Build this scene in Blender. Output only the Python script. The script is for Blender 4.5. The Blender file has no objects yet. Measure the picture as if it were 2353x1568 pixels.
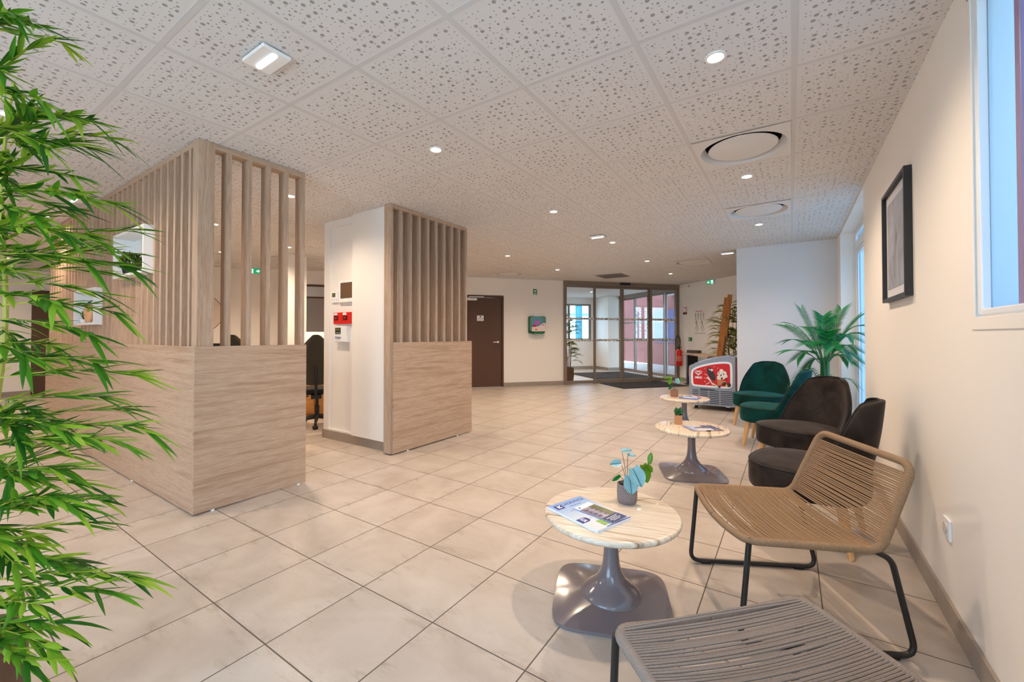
import bpy, bmesh, math, random
from mathutils import Vector, Matrix, Quaternion
PI = math.pi
rnd = random.Random(7)
C = bpy.context.scene.collection
sc = bpy.context.scene

# ------------------------------------------------------------------ camera
cam_d = bpy.data.cameras.new('camera'); cam = bpy.data.objects.new('camera', cam_d); C.objects.link(cam)
cam_d.sensor_width = 36.0; cam_d.lens = 966.49 / 2353 * 36.0
cam_d.shift_x = 0.00404; cam_d.shift_y = -0.01126
cam_d.clip_start = 0.02; cam_d.clip_end = 200
cam.location = (0, 0, 1.193)
cam.rotation_euler = (PI / 2 + math.radians(0.788), 0, math.radians(33.877))
sc.camera = cam

# ------------------------------------------------------------------ world, exposure
sc.view_settings.view_transform = 'Standard'
try: sc.view_settings.look = 'None'
except Exception: pass
sc.view_settings.gamma = 1.0
sc.view_settings.use_curve_mapping = False
sc.view_settings.exposure = 0.38
world = bpy.data.worlds.new('world'); sc.world = world; world.use_nodes = True
wn = world.node_tree.nodes; wl = world.node_tree.links
bg = wn['Background']
tc = wn.new('ShaderNodeTexCoord'); sp = wn.new('ShaderNodeSeparateXYZ'); mr = wn.new('ShaderNodeMapRange'); mx = wn.new('ShaderNodeMix')
mx.data_type = 'RGBA'
mr.inputs[1].default_value = -0.15; mr.inputs[2].default_value = 0.35
mx.inputs[6].default_value = (0.42, 0.56, 0.68, 1)     # overcast ground light
mx.inputs[7].default_value = (0.46, 0.70, 1.0, 1)     # cool bright sky
wl.new(tc.outputs['Generated'], sp.inputs[0]); wl.new(sp.outputs[2], mr.inputs[0])
wl.new(mr.outputs[0], mx.inputs[0]); wl.new(mx.outputs[2], bg.inputs[0])
bg.inputs[1].default_value = 7.0

SPOT_W = 72.0          # power of one ceiling downlight
WARM = (1.0, 0.77, 0.56)
CEIL = 2.517
GX, GY = -2.973, 0.693          # ceiling grid origin, 0.6 m cells

# ------------------------------------------------------------------ helpers
class MB:
    def __init__(s): s.v = []; s.f = []; s.mi = []; s.cur = 0
    def add(s, vs, fs):
        b = len(s.v); s.v += [tuple(v) for v in vs]
        for f in fs: s.f.append(tuple(b + i for i in f)); s.mi.append(s.cur)
        return s
    def box(s, x0, y0, z0, x1, y1, z1):
        vs = [(x0,y0,z0),(x1,y0,z0),(x1,y1,z0),(x0,y1,z0),(x0,y0,z1),(x1,y0,z1),(x1,y1,z1),(x0,y1,z1)]
        return s.add(vs, [(0,3,2,1),(4,5,6,7),(0,1,5,4),(1,2,6,5),(2,3,7,6),(3,0,4,7)])
    def tube(s, pts, r, n=10, closed=False, caps=True):
        pts = [Vector(p) for p in pts]; m = len(pts)
        rs = r if isinstance(r, (list, tuple)) else [r] * m
        ring = []; up = None
        for i in range(m):
            if closed: t = pts[(i + 1) % m] - pts[i - 1]
            else: t = pts[min(i + 1, m - 1)] - pts[max(i - 1, 0)]
            t.normalize()
            if up is None:
                a = Vector((0, 0, 1)) if abs(t.z) < 0.9 else Vector((1, 0, 0))
                up = (a - t * a.dot(t)).normalized()
            else:
                up = up - t * up.dot(t)
                if up.length < 1e-6: up = t.orthogonal()
                up.normalize()
            b = t.cross(up)
            ring.append([pts[i] + (up * math.cos(2 * PI * k / n) + b * math.sin(2 * PI * k / n)) * rs[i] for k in range(n)])
        vs = [v for rg in ring for v in rg]; fs = []
        for i in range(m if closed else m - 1):
            j = (i + 1) % m
            for k in range(n):
                k2 = (k + 1) % n
                fs.append((i * n + k, i * n + k2, j * n + k2, j * n + k))
        if caps and not closed:
            fs.append(tuple(range(n))[::-1]); fs.append(tuple((m - 1) * n + k for k in range(n)))
        return s.add(vs, fs)
    def lathe(s, prof, n=32, c=(0, 0, 0), cap=True):
        vs = []; fs = []
        for r, z in prof:
            for k in range(n):
                a = 2 * PI * k / n; vs.append((c[0] + r * math.cos(a), c[1] + r * math.sin(a), c[2] + z))
        for i in range(len(prof) - 1):
            for k in range(n):
                k2 = (k + 1) % n; fs.append((i*n+k, i*n+k2, (i+1)*n+k2, (i+1)*n+k))
        if cap:
            fs.append(tuple(range(n))[::-1]); fs.append(tuple((len(prof)-1)*n + k for k in range(n)))
        return s.add(vs, fs)
    def prism(s, poly, a0, a1, axis='y'):
        n = len(poly)
        def P(p, a):
            if axis == 'y': return (p[0], a, p[1])
            if axis == 'x': return (a, p[0], p[1])
            return (p[0], p[1], a)
        vs = [P(p, a0) for p in poly] + [P(p, a1) for p in poly]
        fs = [tuple(range(n)), tuple(range(2*n-1, n-1, -1))]
        fs += [(i, i + n, (i+1) % n + n, (i+1) % n) for i in range(n)]
        return s.add(vs, fs)
    def sphere(s, c, r, nu=16, nv=10, sz=(1, 1, 1)):
        prof = []
        vs = []; fs = []
        for j in range(nv + 1):
            t = PI * j / nv
            for k in range(nu):
                a = 2 * PI * k / nu
                vs.append((c[0]+r*sz[0]*math.sin(t)*math.cos(a), c[1]+r*sz[1]*math.sin(t)*math.sin(a), c[2]-r*sz[2]*math.cos(t)))
        for j in range(nv):
            for k in range(nu):
                k2 = (k+1) % nu; fs.append((j*nu+k, j*nu+k2, (j+1)*nu+k2, (j+1)*nu+k))
        return s.add(vs, fs)
    def xf(s, M, start=0):
        for i in range(start, len(s.v)): s.v[i] = tuple(M @ Vector(s.v[i]))
        return s
    def obj(s, name, mat, parent=None, smooth=False, bevel=0.0, seg=2, fix=True, sub=0, ang=35):
        me = bpy.data.meshes.new(name); me.from_pydata(s.v, [], s.f)
        mats = mat if isinstance(mat, (list, tuple)) else [mat]
        for m in mats: me.materials.append(m)
        if len(mats) > 1:
            for p, i in zip(me.polygons, s.mi): p.material_index = i
        if fix:
            bm = bmesh.new(); bm.from_mesh(me)
            bmesh.ops.remove_doubles(bm, verts=bm.verts, dist=1e-6)
            bmesh.ops.recalc_face_normals(bm, faces=bm.faces); bm.to_mesh(me); bm.free()
        if smooth:
            for p in me.polygons: p.use_smooth = True
            try: me.set_sharp_from_angle(angle=math.radians(ang))
            except Exception: pass
        o = bpy.data.objects.new(name, me); C.objects.link(o)
        if parent is not None: o.parent = parent
        if bevel > 0:
            b = o.modifiers.new('bevel', 'BEVEL'); b.width = bevel; b.segments = seg; b.limit_method = 'ANGLE'; b.angle_limit = math.radians(40)
        if sub:
            d = o.modifiers.new('sub', 'SUBSURF'); d.levels = sub; d.render_levels = sub
        return o

def thing(name, label, cat, loc=(0, 0, 0), rz=0.0, group=None):
    o = bpy.data.objects.new(name, None); C.objects.link(o)
    o.empty_display_size = 0.05
    o.location = loc; o.rotation_euler = (0, 0, rz); o['label'] = label; o['category'] = cat
    if group: o['group'] = group
    return o
def tag(o, label, cat, group=None):
    o['label'] = label; o['category'] = cat
    if group: o['group'] = group
    return o
def struct(o): o['kind'] = 'structure'; return o
def dup(root, loc=None, rz=None, label=None, group=None):
    r = root.copy(); C.objects.link(r)
    if loc is not None: r.location = loc
    if rz is not None: r.rotation_euler = (0, 0, rz)
    if label: r['label'] = label
    if group: r['group'] = group
    for ch in list(root.children):
        c = ch.copy(); C.objects.link(c); c.parent = r
        for g in list(ch.children):
            d = g.copy(); C.objects.link(d); d.parent = c
    return r
def text(s, size, mat, parent, loc, rot=(PI / 2, 0, 0), align='CENTER', name='lettering', ext=0.0004, bold=0.0, sx=1.0, shear=0.0):
    cu = bpy.data.curves.new(name, 'FONT'); cu.body = s; cu.size = size; cu.align_x = align; cu.align_y = 'CENTER'
    cu.extrude = ext; cu.offset = bold; cu.shear = shear
    t = bpy.data.objects.new(name, cu); C.objects.link(t)
    bpy.context.view_layer.update()
    dg = bpy.context.evaluated_depsgraph_get()
    me = bpy.data.meshes.new_from_object(t.evaluated_get(dg))
    bpy.data.objects.remove(t, do_unlink=True)
    me.materials.clear(); me.materials.append(mat)
    o = bpy.data.objects.new(name, me); C.objects.link(o); o.parent = parent
    o.location = loc; o.rotation_euler = rot; o.scale = (sx, 1, 1)
    return o
def rrect(x0, z0, x1, z1, r, n=5):
    pts = []
    for cx, cz, a0 in ((x1-r, z1-r, 0), (x0+r, z1-r, 90), (x0+r, z0+r, 180), (x1-r, z0+r, 270)):
        for i in range(n + 1):
            a = math.radians(a0 + 90 * i / n); pts.append((cx + r*math.cos(a), cz + r*math.sin(a)))
    return pts
def smooth_path(pts, r, n=6):
    """polyline with rounded corners (r may be a list)"""
    P = [Vector(p) for p in pts]; out = [P[0]]
    for i in range(1, len(P) - 1):
        rr = r[i - 1] if isinstance(r, (list, tuple)) else r
        a = (P[i-1] - P[i]); b = (P[i+1] - P[i]); d = min(rr, a.length * .49, b.length * .49)
        p0 = P[i] + a.normalized() * d; p1 = P[i] + b.normalized() * d
        for k in range(n + 1):
            t = k / n; out.append(p0 * (1-t)**2 + P[i] * 2*t*(1-t) + p1 * t*t)
    out.append(P[-1]); return out
def resample(pts, step):
    P = [Vector(p) for p in pts]; out = [P[0]]; acc = 0.0
    for i in range(1, len(P)):
        seg = (P[i] - P[i-1]); L = seg.length
        if L < 1e-9: continue
        d = step - acc
        while d <= L:
            out.append(P[i-1] + seg * (d / L)); d += step
        acc = L - (d - step)
    out.append(P[-1]); return out

# ------------------------------------------------------------------ materials
def nt(name):
    m = bpy.data.materials.new(name); m.use_nodes = True
    return m, m.node_tree.nodes, m.node_tree.links, m.node_tree.nodes['Principled BSDF']
def s2l(c): return tuple((x/12.92 if x <= .04045 else ((x+.055)/1.055)**2.4) for x in c)
def rgb(r, g, b): return s2l((r/255, g/255, b/255)) + (1,)
def M(name, col, rough=.5, metal=0.0, var=.06, scale=6, bump=0.0, bscale=60, spec=.5, coat=0, sheen=0, coord='Object'):
    m, N, L, B = nt(name)
    t = N.new('ShaderNodeTexCoord'); n = N.new('ShaderNodeTexNoise'); n.inputs['Scale'].default_value = scale; n.inputs['Detail'].default_value = 4
    L.new(t.outputs[coord], n.inputs['Vector'])
    mxx = N.new('ShaderNodeMix'); mxx.data_type = 'RGBA'
    mxx.inputs[6].default_value = tuple(c * (1-var) for c in col[:3]) + (1,)
    mxx.inputs[7].default_value = tuple(min(1, c * (1+var)) for c in col[:3]) + (1,)
    L.new(n.outputs['Fac'], mxx.inputs[0]); L.new(mxx.outputs[2], B.inputs['Base Color'])
    B.inputs['Roughness'].default_value = rough; B.inputs['Metallic'].default_value = metal
    B.inputs['Specular IOR Level'].default_value = spec
    if coat: B.inputs['Coat Weight'].default_value = coat; B.inputs['Coat Roughness'].default_value = .1
    if sheen: B.inputs['Sheen Weight'].default_value = sheen
    if bump:
        n2 = N.new('ShaderNodeTexNoise'); n2.inputs['Scale'].default_value = bscale; n2.inputs['Detail'].default_value = 3
        L.new(t.outputs[coord], n2.inputs['Vector'])
        bb = N.new('ShaderNodeBump'); bb.inputs['Strength'].default_value = bump; bb.inputs['Distance'].default_value = .01
        L.new(n2.outputs['Fac'], bb.inputs['Height']); L.new(bb.outputs[0], B.inputs['Normal'])
    return m
def EM(name, col, s):
    m, N, L, B = nt(name)
    B.inputs['Base Color'].default_value = (0.02, 0.02, 0.02, 1)
    B.inputs['Emission Color'].default_value = tuple(col) + (1,) if len(col) == 3 else col
    B.inputs['Emission Strength'].default_value = s
    return m
def math_(N, L, op, a, b=None, c=None):
    n = N.new('ShaderNodeMath'); n.operation = op
    for i, v in enumerate((a, b, c)):
        if v is None: continue
        if isinstance(v, (int, float)): n.inputs[i].default_value = v
        else: L.new(v, n.inputs[i])
    return n.outputs[0]
def mixc(N, L, f, a, b):
    n = N.new('ShaderNodeMix'); n.data_type = 'RGBA'
    for k, v in ((0, f), (6, a), (7, b)):
        if isinstance(v, (tuple, int, float)): n.inputs[k].default_value = v
        else: L.new(v, n.inputs[k])
    return n.outputs[2]
def ramp(N, L, f, stops):
    n = N.new('ShaderNodeValToRGB'); L.new(f, n.inputs[0]); e = n.color_ramp.elements
    while len(e) < len(stops): e.new(0.5)
    for i, (p, c) in enumerate(stops): e[i].position = p; e[i].color = c
    return n.outputs[0]

def wood(name, light, mid, dark, axis, rough=.55):
    """oak laminate: long streaks along axis, fine pores, cathedral bands"""
    m, N, L, B = nt(name)
    t = N.new('ShaderNodeTexCoord')
    def mapped(al, ac):
        mp = N.new('ShaderNodeMapping'); s = [ac, ac, ac]; s[axis] = al; mp.inputs['Scale'].default_value = s
        L.new(t.outputs['Object'], mp.inputs[0]); return mp.outputs[0]
    def noise(v, sc_, det, dist=0.0, ro=.5):
        n = N.new('ShaderNodeTexNoise'); n.inputs['Scale'].default_value = sc_; n.inputs['Detail'].default_value = det
        n.inputs['Distortion'].default_value = dist; n.inputs['Roughness'].default_value = ro; L.new(v, n.inputs['Vector']); return n.outputs['Fac']
    a = noise(mapped(1.4, 30.0), 1.0, 7, .8, .66)
    b = noise(mapped(9.0, 170.0), 1.0, 4, .3, .7)
    c = noise(mapped(1.0, 2.2), 1.0, 2)
    base = ramp(N, L, a, [(.26, dark), (.42, mid), (.56, light), (.70, mid), (.82, light)])
    fine = mixc(N, L, math_(N, L, 'MULTIPLY', ramp(N, L, b, [(.38, (1,1,1,1)), (.56, (0,0,0,1))]), .45), base, dark)
    tone = mixc(N, L, math_(N, L, 'MULTIPLY', c, .35), fine, mid)
    L.new(tone, B.inputs['Base Color']); B.inputs['Roughness'].default_value = rough
    B.inputs['Specular IOR Level'].default_value = .35
    bb = N.new('ShaderNodeBump'); bb.inputs['Strength'].default_value = .12; bb.inputs['Distance'].default_value = .002
    L.new(b, bb.inputs['Height']); L.new(bb.outputs[0], B.inputs['Normal'])
    return m
OAK = (rgb(196, 170, 146), rgb(178, 149, 124), rgb(148, 118, 92))
oak_x = wood('oak_laminate_grain_across', *OAK, 0)
oak_y = wood('oak_laminate_grain_along', *OAK, 1)
oak_z = wood('oak_laminate_grain_upright', *OAK, 2)
oak_h = oak_x

def floor_mat():
    m, N, L, B = nt('porcelain_floor_tiles')
    t = N.new('ShaderNodeTexCoord'); mp = N.new('ShaderNodeMapping'); L.new(t.outputs['Object'], mp.inputs[0])
    mp.inputs['Location'].default_value = (1.692, -0.839, 0)
    s = N.new('ShaderNodeSeparateXYZ'); L.new(mp.outputs[0], s.inputs[0])
    def cell(v):
        u = math_(N, L, 'DIVIDE', v, .45); fr = math_(N, L, 'FRACT', math_(N, L, 'ADD', u, 100.0))
        return math_(N, L, 'FLOOR', u), math_(N, L, 'MINIMUM', fr, math_(N, L, 'SUBTRACT', 1.0, fr))
    cx_, dx_ = cell(s.outputs[0]); cy_, dy_ = cell(s.outputs[1])
    d = math_(N, L, 'MINIMUM', dx_, dy_)
    grout = math_(N, L, 'LESS_THAN', d, .0058)
    cmb = N.new('ShaderNodeCombineXYZ'); L.new(cx_, cmb.inputs[0]); L.new(cy_, cmb.inputs[1])
    wnz = N.new('ShaderNodeTexWhiteNoise'); wnz.noise_dimensions = '2D'; L.new(cmb.outputs[0], wnz.inputs['Vector'])
    # per-tile offset of the stone print
    off = N.new('ShaderNodeVectorMath'); off.operation = 'MULTIPLY_ADD'; L.new(wnz.outputs['Color'], off.inputs[0])
    off.inputs[1].default_value = (13, 17, 0); L.new(mp.outputs[0], off.inputs[2])
    def noise(sx, sy, scl, det, ro=.55, dist=0.0):
        mm = N.new('ShaderNodeMapping'); mm.inputs['Scale'].default_value = (sx, sy, 1); L.new(off.outputs[0], mm.inputs[0])
        n = N.new('ShaderNodeTexNoise'); n.inputs['Scale'].default_value = scl; n.inputs['Detail'].default_value = det
        n.inputs['Roughness'].default_value = ro; n.inputs['Distortion'].default_value = dist
        L.new(mm.outputs[0], n.inputs['Vector']); return n.outputs['Fac']
    a = noise(1, 1, 3.0, 6, .6, .6); b = noise(1, 3.2, 5.0, 8, .7, .3); c = noise(1, 1, 60, 3)
    base = ramp(N, L, a, [(.3, rgb(174, 162, 150)), (.5, rgb(190, 179, 168)), (.7, rgb(202, 192, 182))])
    stain = ramp(N, L, b, [(.32, (1, 1, 1, 1)), (.48, (0, 0, 0, 1))])
    edge_ = math_(N, L, 'SUBTRACT', 1.0, math_(N, L, 'MINIMUM', 1.0, math_(N, L, 'MULTIPLY', d, 5.0)))
    stain = math_(N, L, 'MULTIPLY', stain, math_(N, L, 'MULTIPLY_ADD', edge_, 1.1, .25))
    col = mixc(N, L, math_(N, L, 'MULTIPLY', stain, .55), base, rgb(140, 122, 106))
    col = mixc(N, L, math_(N, L, 'MULTIPLY', c, .12), col, rgb(165, 150, 135))
    tone = math_(N, L, 'MULTIPLY', wnz.outputs['Value'], .16)
    col = mixc(N, L, tone, col, rgb(178, 160, 142))
    col = mixc(N, L, grout, col, rgb(92, 82, 74))
    L.new(col, B.inputs['Base Color'])
    rg = math_(N, L, 'ADD', math_(N, L, 'MULTIPLY', a, .25), .24)
    rg = math_(N, L, 'MAXIMUM', rg, math_(N, L, 'MULTIPLY', grout, .8)); L.new(rg, B.inputs['Roughness'])
    return m
def ceiling_mat():
    """plasterboard tiles drilled with scattered round holes of three sizes, plain margin round each tile"""
    m, N, L, B = nt('perforated_plaster_tiles')
    t = N.new('ShaderNodeTexCoord'); mp = N.new('ShaderNodeMapping'); L.new(t.outputs['Object'], mp.inputs[0])
    mp.inputs['Location'].default_value = (-GX, -GY, 0)
    s = N.new('ShaderNodeSeparateXYZ'); L.new(mp.outputs[0], s.inputs[0])
    flat = N.new('ShaderNodeCombineXYZ'); L.new(s.outputs[0], flat.inputs[0]); L.new(s.outputs[1], flat.inputs[1])
    def edge(v):
        fr = math_(N, L, 'FRACT', math_(N, L, 'ADD', math_(N, L, 'DIVIDE', v, .6), 100.0))
        return math_(N, L, 'MULTIPLY', math_(N, L, 'MINIMUM', fr, math_(N, L, 'SUBTRACT', 1.0, fr)), .6)
    d = math_(N, L, 'MINIMUM', edge(s.outputs[0]), edge(s.outputs[1]))
    inside = math_(N, L, 'GREATER_THAN', d, .030)
    def holes(pitch, r0, r1, keep, off):
        v = N.new('ShaderNodeTexVoronoi'); v.voronoi_dimensions = '2D'; v.inputs['Scale'].default_value = 1.0 / pitch
        v.inputs['Randomness'].default_value = .55
        o2 = N.new('ShaderNodeVectorMath'); o2.operation = 'ADD'; L.new(flat.outputs[0], o2.inputs[0]); o2.inputs[1].default_value = (off, off * 1.7, 0)
        L.new(o2.outputs[0], v.inputs['Vector'])
        sep = N.new('ShaderNodeSeparateColor'); L.new(v.outputs['Color'], sep.inputs[0])
        r = math_(N, L, 'MULTIPLY_ADD', math_(N, L, 'GREATER_THAN', sep.outputs[0], .5), (r1 - r0) / pitch, r0 / pitch)
        k = math_(N, L, 'LESS_THAN', sep.outputs[1], keep)
        h = math_(N, L, 'LESS_THAN', v.outputs['Distance'], r)
        return math_(N, L, 'MULTIPLY', h, k), v.outputs['Distance']
    big, dbig = holes(.046, .0060, .0092, .80, 3.3); small, _ = holes(.027, .0030, .0036, .80, 7.1)
    small = math_(N, L, 'MULTIPLY', small, math_(N, L, 'GREATER_THAN', dbig, .30))
    h = math_(N, L, 'MAXIMUM', big, small)
    h = math_(N, L, 'MULTIPLY', h, inside)
    n = N.new('ShaderNodeTexNoise'); n.inputs['Scale'].default_value = 2.0; L.new(t.outputs['Object'], n.inputs['Vector'])
    board = mixc(N, L, n.outputs['Fac'], rgb(216, 212, 210), rgb(222, 219, 217))
    col = mixc(N, L, h, board, rgb(160, 155, 150))
    L.new(col, B.inputs['Base Color']); B.inputs['Roughness'].default_value = .85; B.inputs['Specular IOR Level'].default_value = .2
    bb = N.new('ShaderNodeBump'); bb.inputs['Strength'].default_value = .25; bb.inputs['Distance'].default_value = .003; bb.invert = True
    L.new(h, bb.inputs['Height']); L.new(bb.outputs[0], B.inputs['Normal'])
    return m
wall_m = M('painted_plaster_wall', rgb(243, 238, 231), .8, var=.015, scale=1.5, bump=.03, bscale=180, spec=.25)
wall_cool = M('white_painted_end_wall', rgb(222, 221, 222), .75, var=.015, scale=1.5, bump=.03, bscale=180, spec=.25)
white_m = M('white_lacquer', rgb(238, 236, 232), .35, var=.01)
pvc_m = M('white_window_profile', rgb(240, 243, 246), .3, var=.01)
grid_m = M('ceiling_grid_paint', rgb(206, 202, 200), .6, var=.01)
grid2_m = M('diffuser_paint', rgb(220, 217, 215), .55, var=.01)
base_m = M('baseboard_tile', rgb(158, 146, 134), .4, var=.14, scale=9)
black_m = M('black_powder_coat', rgb(30, 28, 27), .45, var=.08, bump=.05, bscale=300)
dark_m = M('matte_black_plastic', rgb(22, 22, 22), .5, var=.08)
grey_m = M('taupe_moulded_plastic', rgb(116, 108, 112), .18, var=.03, scale=3, coat=.5)
alu_m = M('bronze_anodised_frame', rgb(136, 122, 110), .45, metal=.1, var=.05)
brown_door = M('dark_brown_door_paint', rgb(88, 60, 42), .55, var=.05, scale=3)
chrome_m = M('brushed_steel', rgb(200, 198, 194), .3, metal=.9, var=.04)
steel_m = M('satin_door_steel', rgb(150, 142, 138), .35, metal=.4, var=.04)
red_m = M('signal_red_plastic', rgb(216, 20, 16), .35, var=.05)
green_m = M('safety_green_plastic', rgb(20, 112, 62), .35, var=.05)
mat_m = M('black_entrance_mat_pile', rgb(40, 38, 37), .95, var=.3, scale=200, bump=.6, bscale=400)
beech_m = wood('beech_leg_wood', rgb(222, 178, 124), rgb(210, 162, 108), rgb(176, 126, 78), 2)
easel_m = wood('orange_stained_pine', rgb(196, 128, 58), rgb(176, 108, 44), rgb(120, 68, 26), 2)
soil_m = M('potting_soil', rgb(52, 40, 32), .95, var=.4, scale=90, bump=.8, bscale=120)
paper_m = M('white_paper', rgb(240, 240, 242), .6, var=.01)
blue_ink = M('dark_blue_ink', rgb(52, 62, 138), .5, var=.05)
navy_ink = M('navy_photo_panel', rgb(62, 70, 112), .4, var=.12, scale=30)
black_ink = M('black_ink', rgb(24, 24, 28), .6, var=.05)
white_ink = M('white_ink', rgb(246, 246, 246), .5, var=.01)
red_ink = M('red_ink', rgb(206, 22, 26), .5, var=.03)

def velvet(name, col, light):
    m, N, L, B = nt(name)
    t = N.new('ShaderNodeTexCoord'); n = N.new('ShaderNodeTexNoise'); n.inputs['Scale'].default_value = 6; n.inputs['Detail'].default_value = 5; n.inputs['Distortion'].default_value = .8
    L.new(t.outputs['Object'], n.inputs['Vector'])
    c = mixc(N, L, ramp(N, L, n.outputs['Fac'], [(.35, (0,0,0,1)), (.7, (1,1,1,1))]), col, light)
    L.new(c, B.inputs['Base Color']); B.inputs['Roughness'].default_value = .85; B.inputs['Specular IOR Level'].default_value = .15
    B.inputs['Sheen Weight'].default_value = .9; B.inputs['Sheen Roughness'].default_value = .35
    B.inputs['Sheen Tint'].default_value = tuple(min(1, x * 3 + .05) for x in light[:3]) + (1,)
    n2 = N.new('ShaderNodeTexNoise'); n2.inputs['Scale'].default_value = 260; L.new(t.outputs['Object'], n2.inputs['Vector'])
    bb = N.new('ShaderNodeBump'); bb.inputs['Strength'].default_value = .15; bb.inputs['Distance'].default_value = .002
    L.new(n2.outputs['Fac'], bb.inputs['Height']); L.new(bb.outputs[0], B.inputs['Normal'])
    return m
velvet_green = velvet('bottle_green_velvet', rgb(3, 40, 35), rgb(8, 66, 62))
velvet_green_pipe = M('dark_green_piping', rgb(4, 34, 30), .8, var=.1)
velvet_grey = velvet('charcoal_brown_velvet', rgb(32, 27, 25), rgb(58, 50, 46))
velvet_grey_pipe = M('dark_grey_piping', rgb(26, 22, 22), .8, var=.1)

def rope_mat(name, a, b):
    m, N, L, B = nt(name)
    t = N.new('ShaderNodeTexCoord'); n = N.new('ShaderNodeTexNoise'); n.inputs['Scale'].default_value = 240; n.inputs['Detail'].default_value = 3
    L.new(t.outputs['Object'], n.inputs['Vector'])
    n3 = N.new('ShaderNodeTexNoise'); n3.inputs['Scale'].default_value = 9; L.new(t.outputs['Object'], n3.inputs['Vector'])
    c = mixc(N, L, n.outputs['Fac'], a, b); c = mixc(N, L, math_(N, L, 'MULTIPLY', n3.outputs['Fac'], .25), c, b)
    L.new(c, B.inputs['Base Color']); B.inputs['Roughness'].default_value = .8; B.inputs['Specular IOR Level'].default_value = .25
    bb = N.new('ShaderNodeBump'); bb.inputs['Strength'].default_value = .5; bb.inputs['Distance'].default_value = .001
    L.new(n.outputs['Fac'], bb.inputs['Height']); L.new(bb.outputs[0], B.inputs['Normal'])
    return m
rope_tan = rope_mat('tan_polyester_rope', rgb(118, 92, 68), rgb(164, 134, 104))
rope_grey = rope_mat('greige_polyester_rope', rgb(118, 104, 94), rgb(164, 149, 138))

def leaf_mat(name, dark, mid, light, trans=.35, rough=.35):
    m, N, L, B = nt(name)
    g = N.new('ShaderNodeNewGeometry')
    t = N.new('ShaderNodeTexCoord'); n = N.new('ShaderNodeTexNoise'); n.inputs['Scale'].default_value = 14; L.new(t.outputs['Object'], n.inputs['Vector'])
    f = math_(N, L, 'ADD', math_(N, L, 'MULTIPLY', g.outputs['Random Per Island'], .8), math_(N, L, 'MULTIPLY', n.outputs['Fac'], .2))
    c = ramp(N, L, f, [(.1, dark), (.5, mid), (.92, light)])
    L.new(c, B.inputs['Base Color']); B.inputs['Roughness'].default_value = rough
    tr = N.new('ShaderNodeBsdfTranslucent'); L.new(c, tr.inputs[0])
    ms = N.new('ShaderNodeMixShader'); ms.inputs[0].default_value = trans
    out = N['Material Output']; L.new(B.outputs[0], ms.inputs[1]); L.new(tr.outputs[0], ms.inputs[2]); L.new(ms.outputs[0], out.inputs[0])
    return m
bamboo_leaf = leaf_mat('bamboo_leaf_green', rgb(30, 88, 24), rgb(92, 154, 34), rgb(182, 208, 62), .45, .42)
bamboo_leaf_far = leaf_mat('dull_bamboo_leaf_green', rgb(92, 104, 36), rgb(140, 146, 62), rgb(186, 184, 100), .3, .45)
palm_leaf = leaf_mat('palm_leaf_green', rgb(4, 78, 46), rgb(16, 122, 60), rgb(60, 172, 64), .35, .3)
bush_leaf = leaf_mat('small_bush_leaf_green', rgb(30, 48, 12), rgb(70, 88, 24), rgb(116, 128, 44), .3, .5)
succ_leaf = leaf_mat('succulent_green', rgb(14, 66, 30), rgb(26, 98, 48), rgb(70, 140, 80), .15, .35)
plain_leaf = leaf_mat('fresh_green_leaf', rgb(60, 116, 10), rgb(90, 146, 20), rgb(110, 160, 40), .3, .3)
culm_m = M('bamboo_culm', rgb(172, 168, 62), .4, var=.25, scale=12)
culm_dark = M('brown_plant_stem', rgb(110, 82, 44), .5, var=.25, scale=12)
palm_stem = M('palm_trunk_green', rgb(54, 110, 56), .4, var=.4, scale=10)

def striped_leaf():
    """light leaf with dark midrib and slanting veins; local x across, y along"""
    m, N, L, B = nt('striped_prayer_leaf')
    t = N.new('ShaderNodeTexCoord'); s = N.new('ShaderNodeSeparateXYZ'); L.new(t.outputs['Object'], s.inputs[0])
    ax = math_(N, L, 'ABSOLUTE', s.outputs[0])
    u = math_(N, L, 'SUBTRACT', s.outputs[1], math_(N, L, 'MULTIPLY', ax, .7))
    w = math_(N, L, 'SINE', math_(N, L, 'MULTIPLY', u, 1050.0))
    vein = math_(N, L, 'GREATER_THAN', w, .35)
    rib = math_(N, L, 'LESS_THAN', ax, .0016)
    f = math_(N, L, 'MAXIMUM', vein, rib)
    n = N.new('ShaderNodeTexNoise'); n.inputs['Scale'].default_value = 90; L.new(t.outputs['Object'], n.inputs['Vector'])
    lt = mixc(N, L, n.outputs['Fac'], rgb(140, 196, 206), rgb(170, 214, 222))
    L.new(mixc(N, L, f, lt, rgb(20, 92, 88)), B.inputs['Base Color']); B.inputs['Roughness'].default_value = .35
    return m
stripe_m = striped_leaf()

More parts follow.
